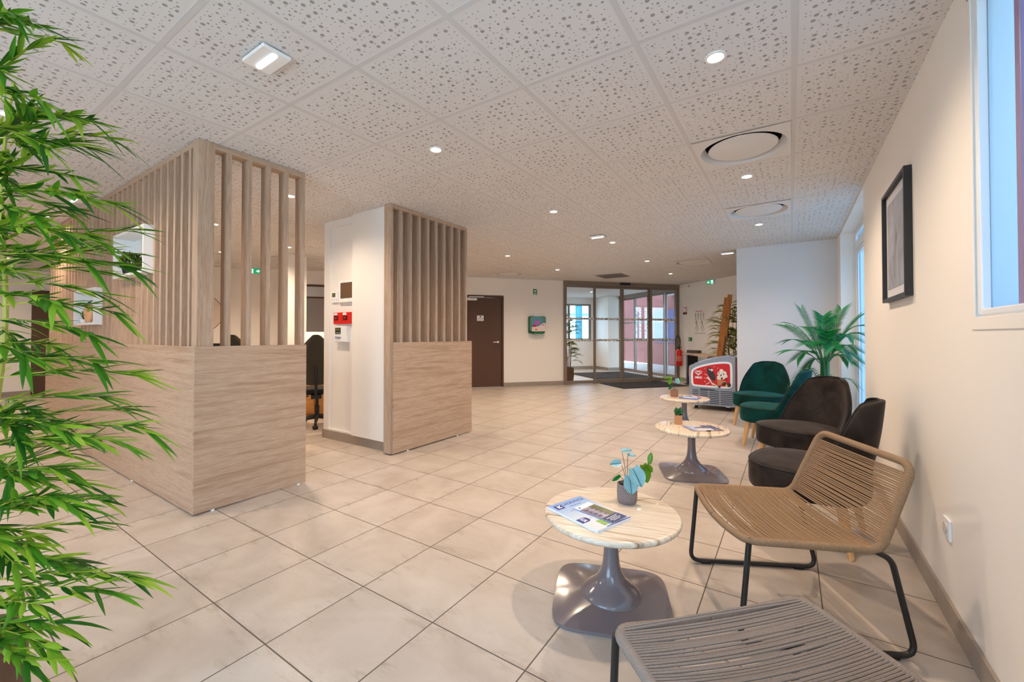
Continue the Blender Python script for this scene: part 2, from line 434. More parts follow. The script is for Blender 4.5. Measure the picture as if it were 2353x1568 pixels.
def table_mat():
    m, N, L, B = nt('striped_light_laminate')
    t = N.new('ShaderNodeTexCoord'); mp = N.new('ShaderNodeMapping'); mp.inputs['Scale'].default_value = (.7, 17, 2); L.new(t.outputs['Object'], mp.inputs[0])
    n = N.new('ShaderNodeTexNoise'); n.inputs['Scale'].default_value = 2.4; n.inputs['Detail'].default_value = 7; n.inputs['Distortion'].default_value = .5; n.inputs['Roughness'].default_value = .6
    L.new(mp.outputs[0], n.inputs['Vector'])
    c = ramp(N, L, n.outputs['Fac'], [(.33, rgb(146, 124, 102)), (.40, rgb(204, 182, 154)), (.48, rgb(232, 220, 202)), (.56, rgb(216, 196, 168)), (.62, rgb(238, 228, 214))])
    L.new(c, B.inputs['Base Color']); B.inputs['Roughness'].default_value = .25; B.inputs['Coat Weight'].default_value = .3
    return m
table_m = table_mat()
def basket_mat(name, a, b, k=420, slant=.9):
    m, N, L, B = nt(name)
    t = N.new('ShaderNodeTexCoord'); s = N.new('ShaderNodeSeparateXYZ'); L.new(t.outputs['Object'], s.inputs[0])
    an = math_(N, L, 'ARCTAN2', s.outputs[1], s.outputs[0])
    w = math_(N, L, 'SINE', math_(N, L, 'ADD', math_(N, L, 'MULTIPLY', an, 34.0), math_(N, L, 'MULTIPLY', s.outputs[2], k * slant)))
    w2 = math_(N, L, 'SINE', math_(N, L, 'MULTIPLY', s.outputs[2], k * 2.2))
    f = math_(N, L, 'MULTIPLY_ADD', w, .5, .5); f = math_(N, L, 'MULTIPLY', f, math_(N, L, 'MULTIPLY_ADD', w2, .2, .8))
    L.new(mixc(N, L, f, a, b), B.inputs['Base Color']); B.inputs['Roughness'].default_value = .6
    bb = N.new('ShaderNodeBump'); bb.inputs['Strength'].default_value = .9; bb.inputs['Distance'].default_value = .004
    L.new(f, bb.inputs['Height']); L.new(bb.outputs[0], B.inputs['Normal'])
    return m
basket_m = basket_mat('woven_basket_weave', rgb(92, 70, 70), rgb(206, 190, 188))
basket_brown = basket_mat('brown_woven_basket', rgb(66, 42, 26), rgb(140, 96, 62), 160, .2)
terra_m = M('brown_clay_pot', rgb(158, 112, 88), .6, var=.12, scale=40)
cork_m = M('cork_pot', rgb(190, 140, 100), .7, var=.15, scale=60)

def glass_mat(name, tint=(.96, .98, .98, 1), refl=.12, rough=.0):
    m, N, L, B = nt(name)
    N.remove(B)
    tr = N.new('ShaderNodeBsdfTransparent'); gl = N.new('ShaderNodeBsdfGlossy'); gl.inputs['Roughness'].default_value = rough
    nz = N.new('ShaderNodeTexNoise'); nz.inputs['Scale'].default_value = 2.0
    mc = mixc(N, L, nz.outputs['Fac'], tint, tuple(min(1, c*1.02) for c in tint[:3]) + (1,)); L.new(mc, tr.inputs[0])
    lw = N.new('ShaderNodeLayerWeight'); lw.inputs[0].default_value = .2
    f = math_(N, L, 'MULTIPLY_ADD', lw.outputs['Fresnel'], .16, refl * .15)
    ms = N.new('ShaderNodeMixShader'); L.new(f, ms.inputs[0]); L.new(tr.outputs[0], ms.inputs[1]); L.new(gl.outputs[0], ms.inputs[2])
    L.new(ms.outputs[0], N['Material Output'].inputs[0])
    return m
glass_m = glass_mat('clear_door_glass')
tint_glass = glass_mat('sun_tinted_window_glass', (.42, .50, .56, 1))
def frosted():
    m, N, L, B = nt('frosted_window_pane')
    N.remove(B)
    tl = N.new('ShaderNodeBsdfTranslucent'); tr = N.new('ShaderNodeBsdfTransparent'); df = N.new('ShaderNodeBsdfDiffuse')
    nz = N.new('ShaderNodeTexNoise'); nz.inputs['Scale'].default_value = 3.0
    c = mixc(N, L, nz.outputs['Fac'], (.36, .42, .46, 1), (.40, .45, .49, 1))
    L.new(c, tl.inputs[0]); L.new(c, tr.inputs[0]); L.new(c, df.inputs[0])
    a = N.new('ShaderNodeMixShader'); a.inputs[0].default_value = .45; L.new(tl.outputs[0], a.inputs[1]); L.new(tr.outputs[0], a.inputs[2])
    b = N.new('ShaderNodeMixShader'); b.inputs[0].default_value = .08; L.new(a.outputs[0], b.inputs[1]); L.new(df.outputs[0], b.inputs[2])
    L.new(b.outputs[0], N['Material Output'].inputs[0])
    return m
frost_m = frosted()
def mosaic_mat():
    m, N, L, B = nt('dotted_glass_film')
    t = N.new('ShaderNodeTexCoord'); v = N.new('ShaderNodeTexVoronoi'); v.inputs['Scale'].default_value = 34; L.new(t.outputs['Object'], v.inputs['Vector'])
    f = math_(N, L, 'GREATER_THAN', v.outputs['Distance'], .56)
    L.new(mixc(N, L, f, rgb(235, 235, 232), rgb(120, 116, 112)), B.inputs['Base Color']); B.inputs['Roughness'].default_value = .5
    return m
film_m = mosaic_mat()

# ================================================================== SETTING
DA = math.radians(50.2)
D = Vector((math.cos(DA), math.sin(DA), 0)); NN = Vector((D.y, -D.x, 0))
E0 = Vector((-4.56, 9.20, 0)); R0 = E0 + D * 3.29
def EP(s, m, z=0): return E0 + D * s - NN * m + Vector((0, 0, z))     # s along entrance wall, m behind it
def RP(t, q, z=0): return R0 + NN * t - D * q + Vector((0, 0, z))     # t along the side wall, q in front of it
RZE, RZR = DA, DA - PI / 2
def put(o, loc, rz): o.location = loc; o.rotation_euler = (0, 0, rz); return o

struct(MB().box(-14.5, -3.4, -.12, .98, 18, 0).obj('floor', floor_mat()))
cp = [(-12.9, -3.4), (.98, -3.4), (.98, 8.9)] + [tuple(EP(*p)[:2]) for p in ((3.62, -.05), (3.72, 4.4), (-1.7, 4.4), (-1.7, .1), (-9.4, .1))] + [(-12.9, 4.1)]
DIFF = [(GX + 2.7, GY + 2.7), (GX + 2.7, GY + 4.5), (GX + 1.5, GY + 7.5), (GX - 2.1, GY + 6.9)]
cu = bpy.data.curves.new('ceiling_outline', 'CURVE'); cu.dimensions = '2D'; cu.fill_mode = 'BOTH'; cu.extrude = .04
for loop in [cp] + [[(x-.27, y-.27), (x-.27, y+.27), (x+.27, y+.27), (x+.27, y-.27)] for x, y in DIFF]:
    spl = cu.splines.new('POLY'); spl.points.add(len(loop) - 1); spl.use_cyclic_u = True
    for p_, q_ in zip(spl.points, loop): p_.co = (q_[0], q_[1], 0, 1)
tmp = bpy.data.objects.new('ceiling_outline', cu); C.objects.link(tmp); bpy.context.view_layer.update()
me = bpy.data.meshes.new_from_object(tmp.evaluated_get(bpy.context.evaluated_depsgraph_get())); bpy.data.objects.remove(tmp, do_unlink=True)
for v in me.vertices: v.co.z += CEIL + .04
me.materials.clear(); me.materials.append(ceiling_mat())
cl = bpy.data.objects.new('ceiling', me); C.objects.link(cl); struct(cl)
struct(MB().prism(cp, CEIL + .20, CEIL + .26, 'z').obj('ceiling', M('slab_above_ceiling', rgb(90, 88, 86), .9)))
g = MB()
def in_room(x, y):
    p = Vector((x, y, 0)) - E0
    m = -(p.dot(NN)); s = p.dot(D)
    if m > .0: return False
    if x > .545 or x < -12.5 or y < -3.2: return False
    if (Vector((x, y, 0)) - R0).dot(D) > 0: return False
    if x > -.675 and 7.28 < y: return (Vector((x, y, 0)) - R0).dot(D) < 0
    return True
def strip(x0, y0, x1, y1, w, zz):
    n = max(2, int(math.hypot(x1-x0, y1-y0) / .05)); run = None; last = None
    for i in range(n + 1):
        x = x0 + (x1-x0) * i / n; y = y0 + (y1-y0) * i / n
        ok = in_room(x, y)
        if ok and run is None: run = (x, y)
        if run and (not ok or i == n):
            e = last if not ok else (x, y)
            if e and (abs(e[0]-run[0]) + abs(e[1]-run[1])) > .02:
                if x0 == x1: g.box(x0 - w, run[1], zz, x0 + w, e[1], CEIL + .002)
                else: g.box(run[0], y0 - w, zz, e[0], y0 + w, CEIL + .002)
            run = None
        last = (x, y)
for i in range(-16, 7): strip(GX + .6 * i, -3.2, GX + .6 * i, 12, .0125, CEIL - .0018)
for j in range(-7, 19): strip(-12.6, GY + .6 * j, .56, GY + .6 * j, .0122, CEIL - .0012)
struct(g.obj('trim_1', grid_m))

# right wall, its windows and the glazed recess
w = MB()
for y0, y1, z0, z1 in ((-3.4, -2.3, 0, CEIL), (-2.3, .30, 0, .9), (-2.3, .30, 2.3, CEIL), (.30, .85, 0, CEIL), (.85, 2.165, 0, 1.255), (.85, 2.165, 2.40, CEIL),
                       (2.165, 4.83, 0, CEIL), (4.83, 6.9, 2.495, CEIL), (6.9, 7.40, 0, CEIL)):
    w.box(.545, y0, z0, .80, y1, z1)
struct(w.obj('wall_right', wall_m))
struct(MB().box(-.675, 7.28, 0, .545, 7.40, CEIL).box(.80, 7.28, 0, .98, 9.0, CEIL).obj('wall_far', wall_cool))
struct(MB().box(-12.9, -3.4, 0, -3.0, -3.2, CEIL).box(-3.0, -3.4, 2.3, -.2, -3.2, CEIL).box(-.2, -3.4, 0, .545, -3.2, CEIL).obj('wall_rear', wall_m))
struct(MB().box(-12.9, -3.2, 0, -12.6, 3.9, CEIL).obj('wall_left', wall_m))
# entrance wall (runs at an angle), with openings for the brown door and the sliding door
w = MB()
for s0, s1, z0, z1 in ((-9.4, -2.36, 0, CEIL), (-2.36, -1.54, 2.075, CEIL), (-1.54, 0.0, 0, CEIL)): w.box(s0, 0, z0, s1, .15, z1)
w.box(-9.4, .15, 0, -9.25, 2.9, CEIL)
struct(put(w.obj('wall_entrance', wall_m), E0, RZE))
struct(put(MB().box(.0, 0, 0, 4.42, .15, CEIL).obj('wall_side', wall_m), R0, RZR))
# vestibule shell
w = MB()
for s0, s1, z0, z1 in ((-1.7, 1.0, 0, CEIL), (1.0, 2.92, 0, 1.02), (1.0, 2.92, 2.30, CEIL), (2.92, 3.62, 0, CEIL)): w.box(s0, 4.2, z0, s1, 4.35, z1)
w.box(-1.7, .15, 0, -1.55, 4.2, CEIL)
w.box(3.10, 3.30, 0, 3.62, 4.2, CEIL)
struct(put(w.obj('wall_vestibule', wall_m), E0, RZE))

def bb(name, x0, x1, loc, rz, h=.095):
    m = MB(); L_ = x1 - x0; n = max(1, round(L_ / .45)); 
    for i in range(n): m.box(x0 + L_*i/n + .001, -.011, 0, x0 + L_*(i+1)/n - .001, 0, h)
    return struct(put(m.obj(name, base_m, bevel=.001), loc, rz))
bb('baseboard_right', -3.2, 4.83, (.545, 0, 0), PI/2 if False else 0) if False else None
m = MB()
y = -3.2
while y < 4.8:
    m.box(.533, y + .001, 0, .545, min(y + .45, 4.83) - .001, .095); y += .45
struct(m.obj('baseboard_right', base_m, bevel=.001))
bb('baseboard_entrance', -9.2, -2.40, E0, RZE); bb('baseboard_entrance', -1.50, -.01, E0, RZE)
bb('baseboard_side', .02, 4.4, R0, RZR)
m = MB()
for i in range(3): m.box(-.675 + i*.407, 7.268, 0, -.675 + (i+1)*.407 - .002, 7.28, .095)
struct(m.obj('baseboard_far', base_m))
m = MB()
for i in range(10): m.box(-1.5 + i*.45, 4.188, 0, -1.5 + (i+1)*.45 - .002, 4.2, .1)
m.box(3.09, 3.288, 0, 3.6, 3.30, .1); m.box(3.088, 3.30, 0, 3.10, 4.19, .1)
struct(put(m.obj('baseboard_vestibule', base_m), E0, RZE))
struct(MB().box(-12.6, -3.2, 0, -12.588, 3.9, .095).obj('baseboard_left', base_m))

# window_1: near right window with casing, white sash, frosted panes
w1 = MB()
w1.box(.541, .80, 1.212, .546, 2.186, 1.255).box(.541, 2.155, 1.255, .546, 2.186, 2.45).box(.541, .80, 1.255, .546, .85, 2.45).box(.541, .80, 2.40, .546, 2.186, 2.45)
r = struct(w1.obj('window_1', wall_m, bevel=.002))
MB().box(.550, 2.122, 1.262, .585, 2.160, 2.40).box(.550, .85, 1.262, .585, 2.122, 1.285).box(.550, .85, 1.285, .585, .895, 2.40).box(.550, .895, 2.36, .585, 2.122, 2.40).obj('window_frame', pvc_m, r, bevel=.006, seg=3)
MB().box(.562, 1.838, 1.285, .590, 1.878, 2.36).obj('mullion', M('mauve_gasket_profile', rgb(150, 132, 168), .4), r, bevel=.004)
MB().box(.5735, 1.878, 1.285, .5765, 2.122, 2.36).box(.5735, .895, 1.285, .5765, 1.838, 2.36).obj('window_pane', frost_m, r)
# window_2: the one further back, behind the camera
w2 = MB().box(.56, -2.3, .9, .62, .30, .96).box(.56, -2.3, 2.24, .62, .30, 2.3).box(.56, -2.3, .96, .62, -2.24, 2.24).box(.56, .24, .96, .62, .30, 2.24).box(.56, -1.03, .96, .62, -.97, 2.24)
r = struct(w2.obj('window_2', pvc_m))
MB().box(.588, -2.24, .96, .592, .24, 2.24).obj('window_pane', glass_m, r)
# window_3: floor to ceiling glazing of the recess
w3 = MB()
for y0, y1 in ((4.84, 4.90), (5.80, 5.87), (6.83, 6.895)): w3.box(.69, y0, 0, .755, y1, 2.49)
for z0, z1 in ((0, .08), (2.27, 2.37), (2.45, 2.495)): w3.box(.69, 4.90, z0, .755, 6.83, z1)
r = struct(w3.obj('window_3', pvc_m, bevel=.003))
MB().box(.705, 6.76, .08, .735, 6.83, 2.27).box(.705, 5.87, .08, .735, 5.93, 2.27).box(.705, 5.93, .08, .735, 6.76, .14).box(.705, 5.93, 2.21, .735, 6.76, 2.27).obj('sash', pvc_m, r, bevel=.003)
MB().box(.718, 4.90, .08, .722, 5.80, 2.45).box(.718, 5.93, .14, .722, 6.76, 2.21).box(.718, 5.87, 2.37, .722, 6.83, 2.45).obj('window_pane', tint_glass, r)
# window_4: vestibule window with bronze frame
w4 = MB()
for a, b in ((1.0, 1.07), (2.02, 2.11), (2.84, 2.92)): w4.box(a, 4.19, 1.08, b, 4.26, 2.24)
w4.box(1.0, 4.19, 1.02, 2.92, 4.26, 1.08).box(1.0, 4.19, 2.24, 2.92, 4.26, 2.30)
r = struct(put(w4.obj('window_4', alu_m, bevel=.003), E0, RZE))
MB().box(1.07, 4.22, 1.08, 2.02, 4.225, 2.24).box(2.11, 4.22, 1.08, 2.84, 4.225, 2.24).obj('window_pane', glass_m, r)

# door_1: dark brown door with closer, lever handle and access plate
d1 = MB().box(-2.40, -.012, 0, -2.355, .15, 2.11).box(-1.545, -.012, 0, -1.50, .15, 2.11).box(-2.355, -.012, 2.06, -1.545, .15, 2.11)
r = struct(put(d1.obj('door_1', brown_door, bevel=.003), E0, RZE))
MB().box(-2.35, .012, .012, -1.55, .055, 2.055).obj('door_leaf', brown_door, r, bevel=.003)
MB().box(-2.355, -.005, 0, -1.545, .05, .010).obj('threshold', chrome_m, r)
h = MB().lathe([(.001, -.004), (.026, -.004), (.026, .006), (.001, .006)], 20).xf(Matrix.Translation((-1.635, .008, 1.035)) @ Matrix.Rotation(PI/2, 4, 'X'))
h.tube(smooth_path([(-1.635, .005, 1.035), (-1.635, -.045, 1.035), (-1.76, -.045, 1.035)], .02), .010, 12)
h.obj('door_handle', white_m, r, smooth=True)
c = MB().box(-2.37, -.045, 1.985, -2.14, .012, 2.035).box(-2.30, -.03, 2.062, -1.98, -.018, 2.078)
c.box(-2.33, -.035, 2.03, -2.30, -.015, 2.07)
c.obj('door_closer', white_m, r, bevel=.004)
sg = MB().prism(rrect(-2.13, 1.52, -1.975, 1.645, .012), .006, .012, 'y').obj('access_plate', paper_m, r)
text('ACCÈS', .034, black_ink, r, (-2.052, .004, 1.575), name='lettering')
MB().box(-2.07, .003, 1.605, -2.035, .0055, 1.630).box(-2.095, .003, 1.538, -2.075, .0055, 1.548).box(-2.045, .003, 1.538, -2.025, .0055, 1.548).obj('pictogram', black_ink, r)

# door_2: bronze automatic sliding door
def panel(mb, x0, x1, y0, y1, z0, z1, st=.045, bot=.075, top=.05):
    mb.box(x0, y0, z0, x0+st, y1, z1).box(x1-st, y0, z0, x1, y1, z1).box(x0+st, y0, z0, x1-st, y1, z0+bot).box(x0+st, y0, z1-top, x1-st, y1, z1)
    return mb
def slider(name, loc, rz, W, xs, head=2.42):
    hd = MB().box(0, -.06, head, W, .12, 2.517).box(0, -.05, 0, .045, .10, head).box(W-.045, -.05, 0, W, .10, head)
    r = struct(put(hd.obj(name, alu_m, bevel=.003), loc, rz))
    for i, (a, b, y0, kind) in enumerate(xs):
        f = panel(MB(), a, b, y0, y0+.04, .012, head - .005).obj(kind, alu_m, r, bevel=.002)
        MB().box(a+.045, y0+.018, .087, b-.045, y0+.022, head-.055).obj('glass_pane', glass_m, f)
        MB().box(a+.047, y0+.0155, 1.575, b-.047, y0+.0175, 1.625).obj('film_strip', film_m, f)
        MB().box(a+.047, y0+.0155, 1.045, b-.047, y0+.0175, 1.095).obj('film_strip', film_m, f)
    return r
r = slider('door_2', E0, RZE, 3.29, ((.035, .86, -.03, 'fixed_panel'), (.84, 1.64, .03, 'sliding_panel'), (1.64, 2.45, .03, 'sliding_panel'), (2.43, 3.255, -.03, 'fixed_panel')))
MB().box(1.52, -.10, 2.455, 1.80, -.06, 2.515).obj('motion_sensor', dark_m, r, bevel=.008)
MB().box(.8, -.02, 0, 2.5, .08, .010).obj('floor_rail', chrome_m, r)
# door_3: outer sliding door, across the vestibule
slider('door_3', EP(3.62, .15), RZE + PI/2, 3.16, ((.04, .80, -.03, 'fixed_panel'), (.78, 1.55, .03, 'sliding_panel'), (1.55, 2.32, .03, 'sliding_panel'), (2.30, 3.12, -.03, 'fixed_panel')))
# door_4: steel door with transom at the back of the office
r = MB().box(-5.74, -.02, 0, -5.68, .0, 2.23).box(-4.82, -.02, 0, -4.76, .0, 2.23).box(-5.68, -.02, 2.19, -4.82, .0, 2.23).box(-5.68, -.02, 1.95, -4.82, .0, 1.985)
r = struct(put(r.obj('door_4', brown_door, bevel=.002), E0, RZE))
MB().box(-5.68, -.012, 0, -4.82, -.002, 1.95).obj('door_leaf', steel_m, r)
MB().box(-5.68, -.012, 1.985, -4.82, -.002, 2.19).obj('transom_panel', chrome_m, r)
# door_5: dark door at the far left
r = struct(put(MB().box(-.45, -.03, 0, .45, .0, 2.1).obj('door_5', brown_door, bevel=.003), (-12.6, 2.12, 0), PI/2))
MB().box(-.40, -.04, .01, .40, -.02, 2.06).obj('door_leaf', brown_door, r)
MB().tube(smooth_path([(-.34, -.04, 1.02), (-.34, -.09, 1.02), (-.22, -.09, 1.02)], .02), .009, 8).obj('door_handle', chrome_m, r, smooth=True)

# service column with a recessed face, clad in slats on its right side
col = MB()
col.box(-4.55, 2.925, 0, -3.405, 4.0, CEIL)
col.box(-4.55, 2.90, 0, -4.45, 2.925, CEIL).box(-4.45, 2.90, 0, -3.97, 2.925, .115).box(-4.45, 2.90, 2.435, -3.97, 2.925, CEIL)
col.box(-3.97, 2.86, .105, -3.405, 2.925, CEIL)
struct(col.obj('wall_column', white_m))
m = MB().box(-4.562, 2.888, 0, -4.45, 2.90, .098).box(-4.45, 2.888, 0, -3.96, 2.90, .098).box(-3.96, 2.888, 0, -3.42, 2.925, .098).box(-4.562, 2.90, 0, -4.55, 4.0, .098)
struct(m.obj('baseboard_column', base_m))
struct(MB().box(-7.05, 3.66, 0, -6.75, 3.98, CEIL).obj('wall_pillar', wall_m))
struct(MB().box(-7.06, 3.648, 0, -6.738, 3.66, .09).box(-6.75, 3.66, 0, -6.738, 3.98, .09).obj('baseboard_pillar', base_m))

# outside the vestibule: red-brown facade, ground, turquoise column
fac = M('red_brown_facade', rgb(118, 56, 50), .8, var=.05)
r = struct(put(MB().box(6.6, -.6, 0, 6.8, 9.0, 3.4).obj('wall_outside', fac), E0, RZE))
MB().box(6.56, .9, .9, 6.6, 2.9, 2.2).box(6.56, 4.2, .9, 6.6, 5.6, 2.2).obj('window_pane', M('grey_violet_shutter', rgb(92, 84, 112), .9, spec=.05), r)
MB().box(6.55, 3.55, 0, 6.6, 3.7, 3.0).obj('downpipe', M('rust_orange_paint', rgb(196, 92, 40), .5), r)
struct(put(MB().box(3.80, -1.5, 2.75, 6.6, 4.6, 2.85).obj('added_canopy', M('shading_canopy_paint', rgb(200, 196, 190), .7)), E0, RZE))  # canopy slab added to keep sky light off the facade
turq = M('turquoise_paint', rgb(34, 124, 140), .5, var=.03)
t = thing('exterior_column', 'turquoise round column outside behind the vestibule window', 'column', EP(3.13, 5.6), RZE)
MB().lathe([(.135, 0), (.135, 2.40)], 28).obj('shaft', turq, t, smooth=True)
MB().box(-2.6, -.12, 2.40, .4, .12, 2.58).obj('beam', M('pale_turquoise_beam', rgb(150, 212, 226), .5), t)
t = thing('exterior_railing', 'pale blue horizontal railing outside beyond the turquoise column', 'railing', EP(3.0, 8.2), RZE)
MB().box(-3.4, -.03, 2.08, 3.4, .03, 2.20).obj('rail', M('pale_blue_steel', rgb(120, 196, 220), .5), t)
for i in range(6): MB().box(-3.4 + i*1.33, -.03, 0, -3.34 + i*1.33, .03, 2.3).obj('upright', turq, t)
bm_ = MB()
for i in range(900):
    c = Vector((rnd.uniform(-3.2, 3.2), rnd.gauss(0, .3), rnd.uniform(1.2, 2.6)))
    a = rnd.uniform(0, 6.28); dx = Vector((math.cos(a), math.sin(a)*.5, rnd.uniform(-.6, .6))) * .07; dz = Vector((-.3*math.sin(a), .3, .5)) * .05
    bm_.add([c - dx, c + dz, c + dx, c - dz], [(0, 1, 2, 3)])
r = bm_.obj('hedge', leaf_mat('pale_hedge_leaf', rgb(120, 170, 100), rgb(160, 200, 140), rgb(210, 230, 190)), fix=False)
tag(put(r, EP(1.6, 9.2), RZE), 'pale green leafy hedge outside beyond the railing', 'hedge'); r['kind'] = 'stuff'

# ================================================================== LIGHTS IN THE CEILING
lens_m = EM('glowing_lamp_lens', (1.0, .84, .62), 26.0)
def downlight(x, y, label, proto=[None]):
    if proto[0] is None:
        t = thing('ceiling_downlight', label, 'lamp', (x, y, CEIL), 0, 'round ceiling downlights')
        MB().lathe([(.034, -.001), (.036, -.006), (.046, -.006), (.048, -.001), (.048, .0)], 28, cap=False).obj('trim_ring', white_m, t, smooth=True)
        MB().lathe([(.001, -.004), (.034, -.003)], 28, cap=False).obj('lamp_lens', lens_m, t)
        proto[0] = t
    else:
        t = dup(proto[0], (x, y, CEIL), 0, label)
    ld = bpy.data.lights.new('downlight_beam', 'SPOT'); ld.energy = SPOT_W; ld.color = WARM
    ld.spot_size = math.radians(150); ld.spot_blend = .9; ld.shadow_soft_size = .035
    lo = bpy.data.objects.new('downlight_beam', ld); C.objects.link(lo); lo.location = (x, y, CEIL - .012)
    return t
DL = [(-.285, 2.195, 'glowing downlight nearest the framed picture, front of the right row'),
      (-.29, 4.0, 'glowing downlight between the two round white ceiling diffusers'),
      (-.30, 5.82, 'glowing downlight just beyond the second round diffuser, near the end wall'),
      (-2.085, 2.186, 'glowing downlight in the ceiling between the two slatted wood screens and the near tables'),
      (-2.09, 3.99, 'glowing downlight above the floor right of the slatted service column'),
      (-2.09, 5.79, 'glowing downlight beside the small emergency light in the hall ceiling'),
      (-2.107, 7.59, 'glowing downlight second from the entrance mat in the middle row'),
      (-2.122, 9.42, 'glowing downlight nearest the entrance mat'),
      (-3.893, 5.79, 'glowing downlight in front of the brown door'),
      (-3.89, 7.59, 'glowing downlight between brown door and glass entrance'),
      (-3.93, 2.15, 'glowing downlight seen through the last gap of the counter slats, between counter and column'),
      (-5.676, 2.194, 'glowing downlight behind the first gap of the counter slats'),
      (-6.24, 3.391, 'small glowing downlight in front of the white pillar behind the counter'),
      (-6.843, .994, 'glowing downlight left of the counter slats, seen through bamboo leaves'),
      (-3.875, .407, 'large glowing downlight behind the bamboo at the left picture edge')]
for x, y, lb in DL: downlight(x, y, lb)
for x, y, lb in ((-3.893, 3.99, 'added unseen downlight behind the slats of the service column'), (-5.69, 3.99, 'added unseen downlight behind the white service column'), (-5.69, 5.79, 'added unseen downlight behind the service column slats, near the brown door')): downlight(x, y, lb)  # lamps added out of sight to lift the far hall
for k, (x, y) in enumerate([(-3.89, -1.4), (-5.6, -.9), (-8.3, 2.2), (-7.6, -.9), (-7.49, 3.0), (-9.4, .4), (-9.4, -1.9), (-11.1, 1.2)]):  # unseen lamps added to warm the left side and the office
    downlight(x, y, 'added unseen fill downlight in the ceiling, ' + ['over the open floor behind the foreground bamboo', 'before the long side of the counter', 'behind the counter slats near the ring mirror', 'left of the counter, nearer the rear', 'behind the counter before the white pillar', 'left of the counter end', 'in the rear left corner', 'before the dark door at the far left'][k])
# vestibule lamps; the two unseen ones are added to brighten its walls
for (s_, m_, lb) in ((1.9, 2.2, 'glowing downlight inside the vestibule, left behind the glass'), (.6, 3.2, 'added unseen downlight in the vestibule, left of the glass'), (.4, 1.2, 'added unseen downlight above the vestibule bamboo'), (2.75, 1.15, 'glowing downlight inside the vestibule, right behind the glass')):
    p = EP(s_, m_); downlight(p.x, p.y, lb)

# round air diffusers
def diffuser(cx, cy, label, proto=[None]):
    if proto[0]: return dup(proto[0], (cx, cy, CEIL), 0, label)
    t = thing('ceiling_air_diffuser', label, 'vent', (cx, cy, CEIL), 0, 'round white ceiling diffusers')
    n = 48; b = MB(); vs = []; R_ = .268
    for k in range(n):
        a = 2*PI*k/n; c_, s_ = math.cos(a), math.sin(a); q = .2885 / max(abs(c_), abs(s_))
        vs += [(q*c_, q*s_, -.005), (R_*c_, R_*s_, -.005), (.262*c_, .262*s_, .012), (.238*c_, .238*s_, .045)]
    b.add(vs, [f for k in range(n) for f in ((4*k, 4*((k+1) % n), 4*((k+1) % n)+1, 4*k+1), (4*k+1, 4*((k+1) % n)+1, 4*((k+1) % n)+2, 4*k+2), (4*k+2, 4*((k+1) % n)+2, 4*((k+1) % n)+3, 4*k+3))])
    b.obj('face_plate', grid2_m, t, fix=False, smooth=True, ang=25)
    MB().lathe([(.238, .044), (.236, .13), (.001, .13)], 40, cap=False).obj('duct_opening', M('black_duct_interior', rgb(10, 9, 8), .95), t)
    MB().lathe([(.001, -.002), (.19, -.002), (.212, .003), (.218, .010), (.19, .018), (.001, .018)], 48, cap=False).obj('round_baffle', grid2_m, t, smooth=True)
    MB().box(-.012, -.236, .02, .012, .236, .036).obj('bracket', M('grey_bracket', rgb(120, 118, 116), .5), t)
    proto[0] = t; return t
diffuser(GX + 2.7, GY + 2.7, 'large round white air diffuser nearest the camera, set in the ceiling')
diffuser(GX + 2.7, GY + 4.5, 'second round white air diffuser, beyond the nearest one in the same ceiling row')
diffuser(GX + 1.5, GY + 7.5, 'flat round diffuser in the ceiling above the right half of the entrance')
diffuser(GX - 2.1, GY + 6.9, 'flat round diffuser in the ceiling in front of the brown door')
t = thing('ceiling_return_grille', 'grey square slotted return air grille in the ceiling before the glass entrance', 'vent', (-3.27, 9.05, CEIL), 0)
m = MB().box(-.3, -.3, -.008, .3, .3, -.001).obj('grille_frame', M('grey_grille_paint', rgb(150, 140, 130), .6), t)
m = MB()
for k in range(14): m.box(-.27, -.265 + k*.04, -.013, .27, -.245 + k*.04, -.008)
m.obj('louvre_slats', M('dark_grille_louvre', rgb(110, 100, 92), .6), t)

led_m = EM('cold_led_tube', (.82, .93, 1.0), 2.6)
def emergency(x, y, rz, label, group='small emergency lights'):
    t = thing('emergency_light', label, 'lamp', (x, y, CEIL), rz, group)
    MB().box(-.088, -.055, -.006, .088, .055, 0).obj('gap_shade_plate', dark_m, t)  # black plate stands in for the shadow in the gap above the housing
    MB().prism(rrect(-.10, -.065, .10, .065, .006), -.022, -.006, 'z').obj('housing', white_m, t, bevel=.003)
    MB().prism(rrect(-.082, -.012, .082, .012, .011), -.030, -.022, 'z').obj('light_tube', led_m, t, bevel=.003)
    return t
emergency(-2.055, 1.005, 0, 'square white emergency light with glowing tube in the near ceiling')
emergency(-2.12, 5.3, 0, 'small flat emergency light in the middle of the hall ceiling')
emergency(-5.72, 1.02, 0, 'small emergency light in the ceiling left of the counter, behind leaves')
emergency(-.82, 7.5, 0, 'small white unit on the ceiling beside the top of the end wall')

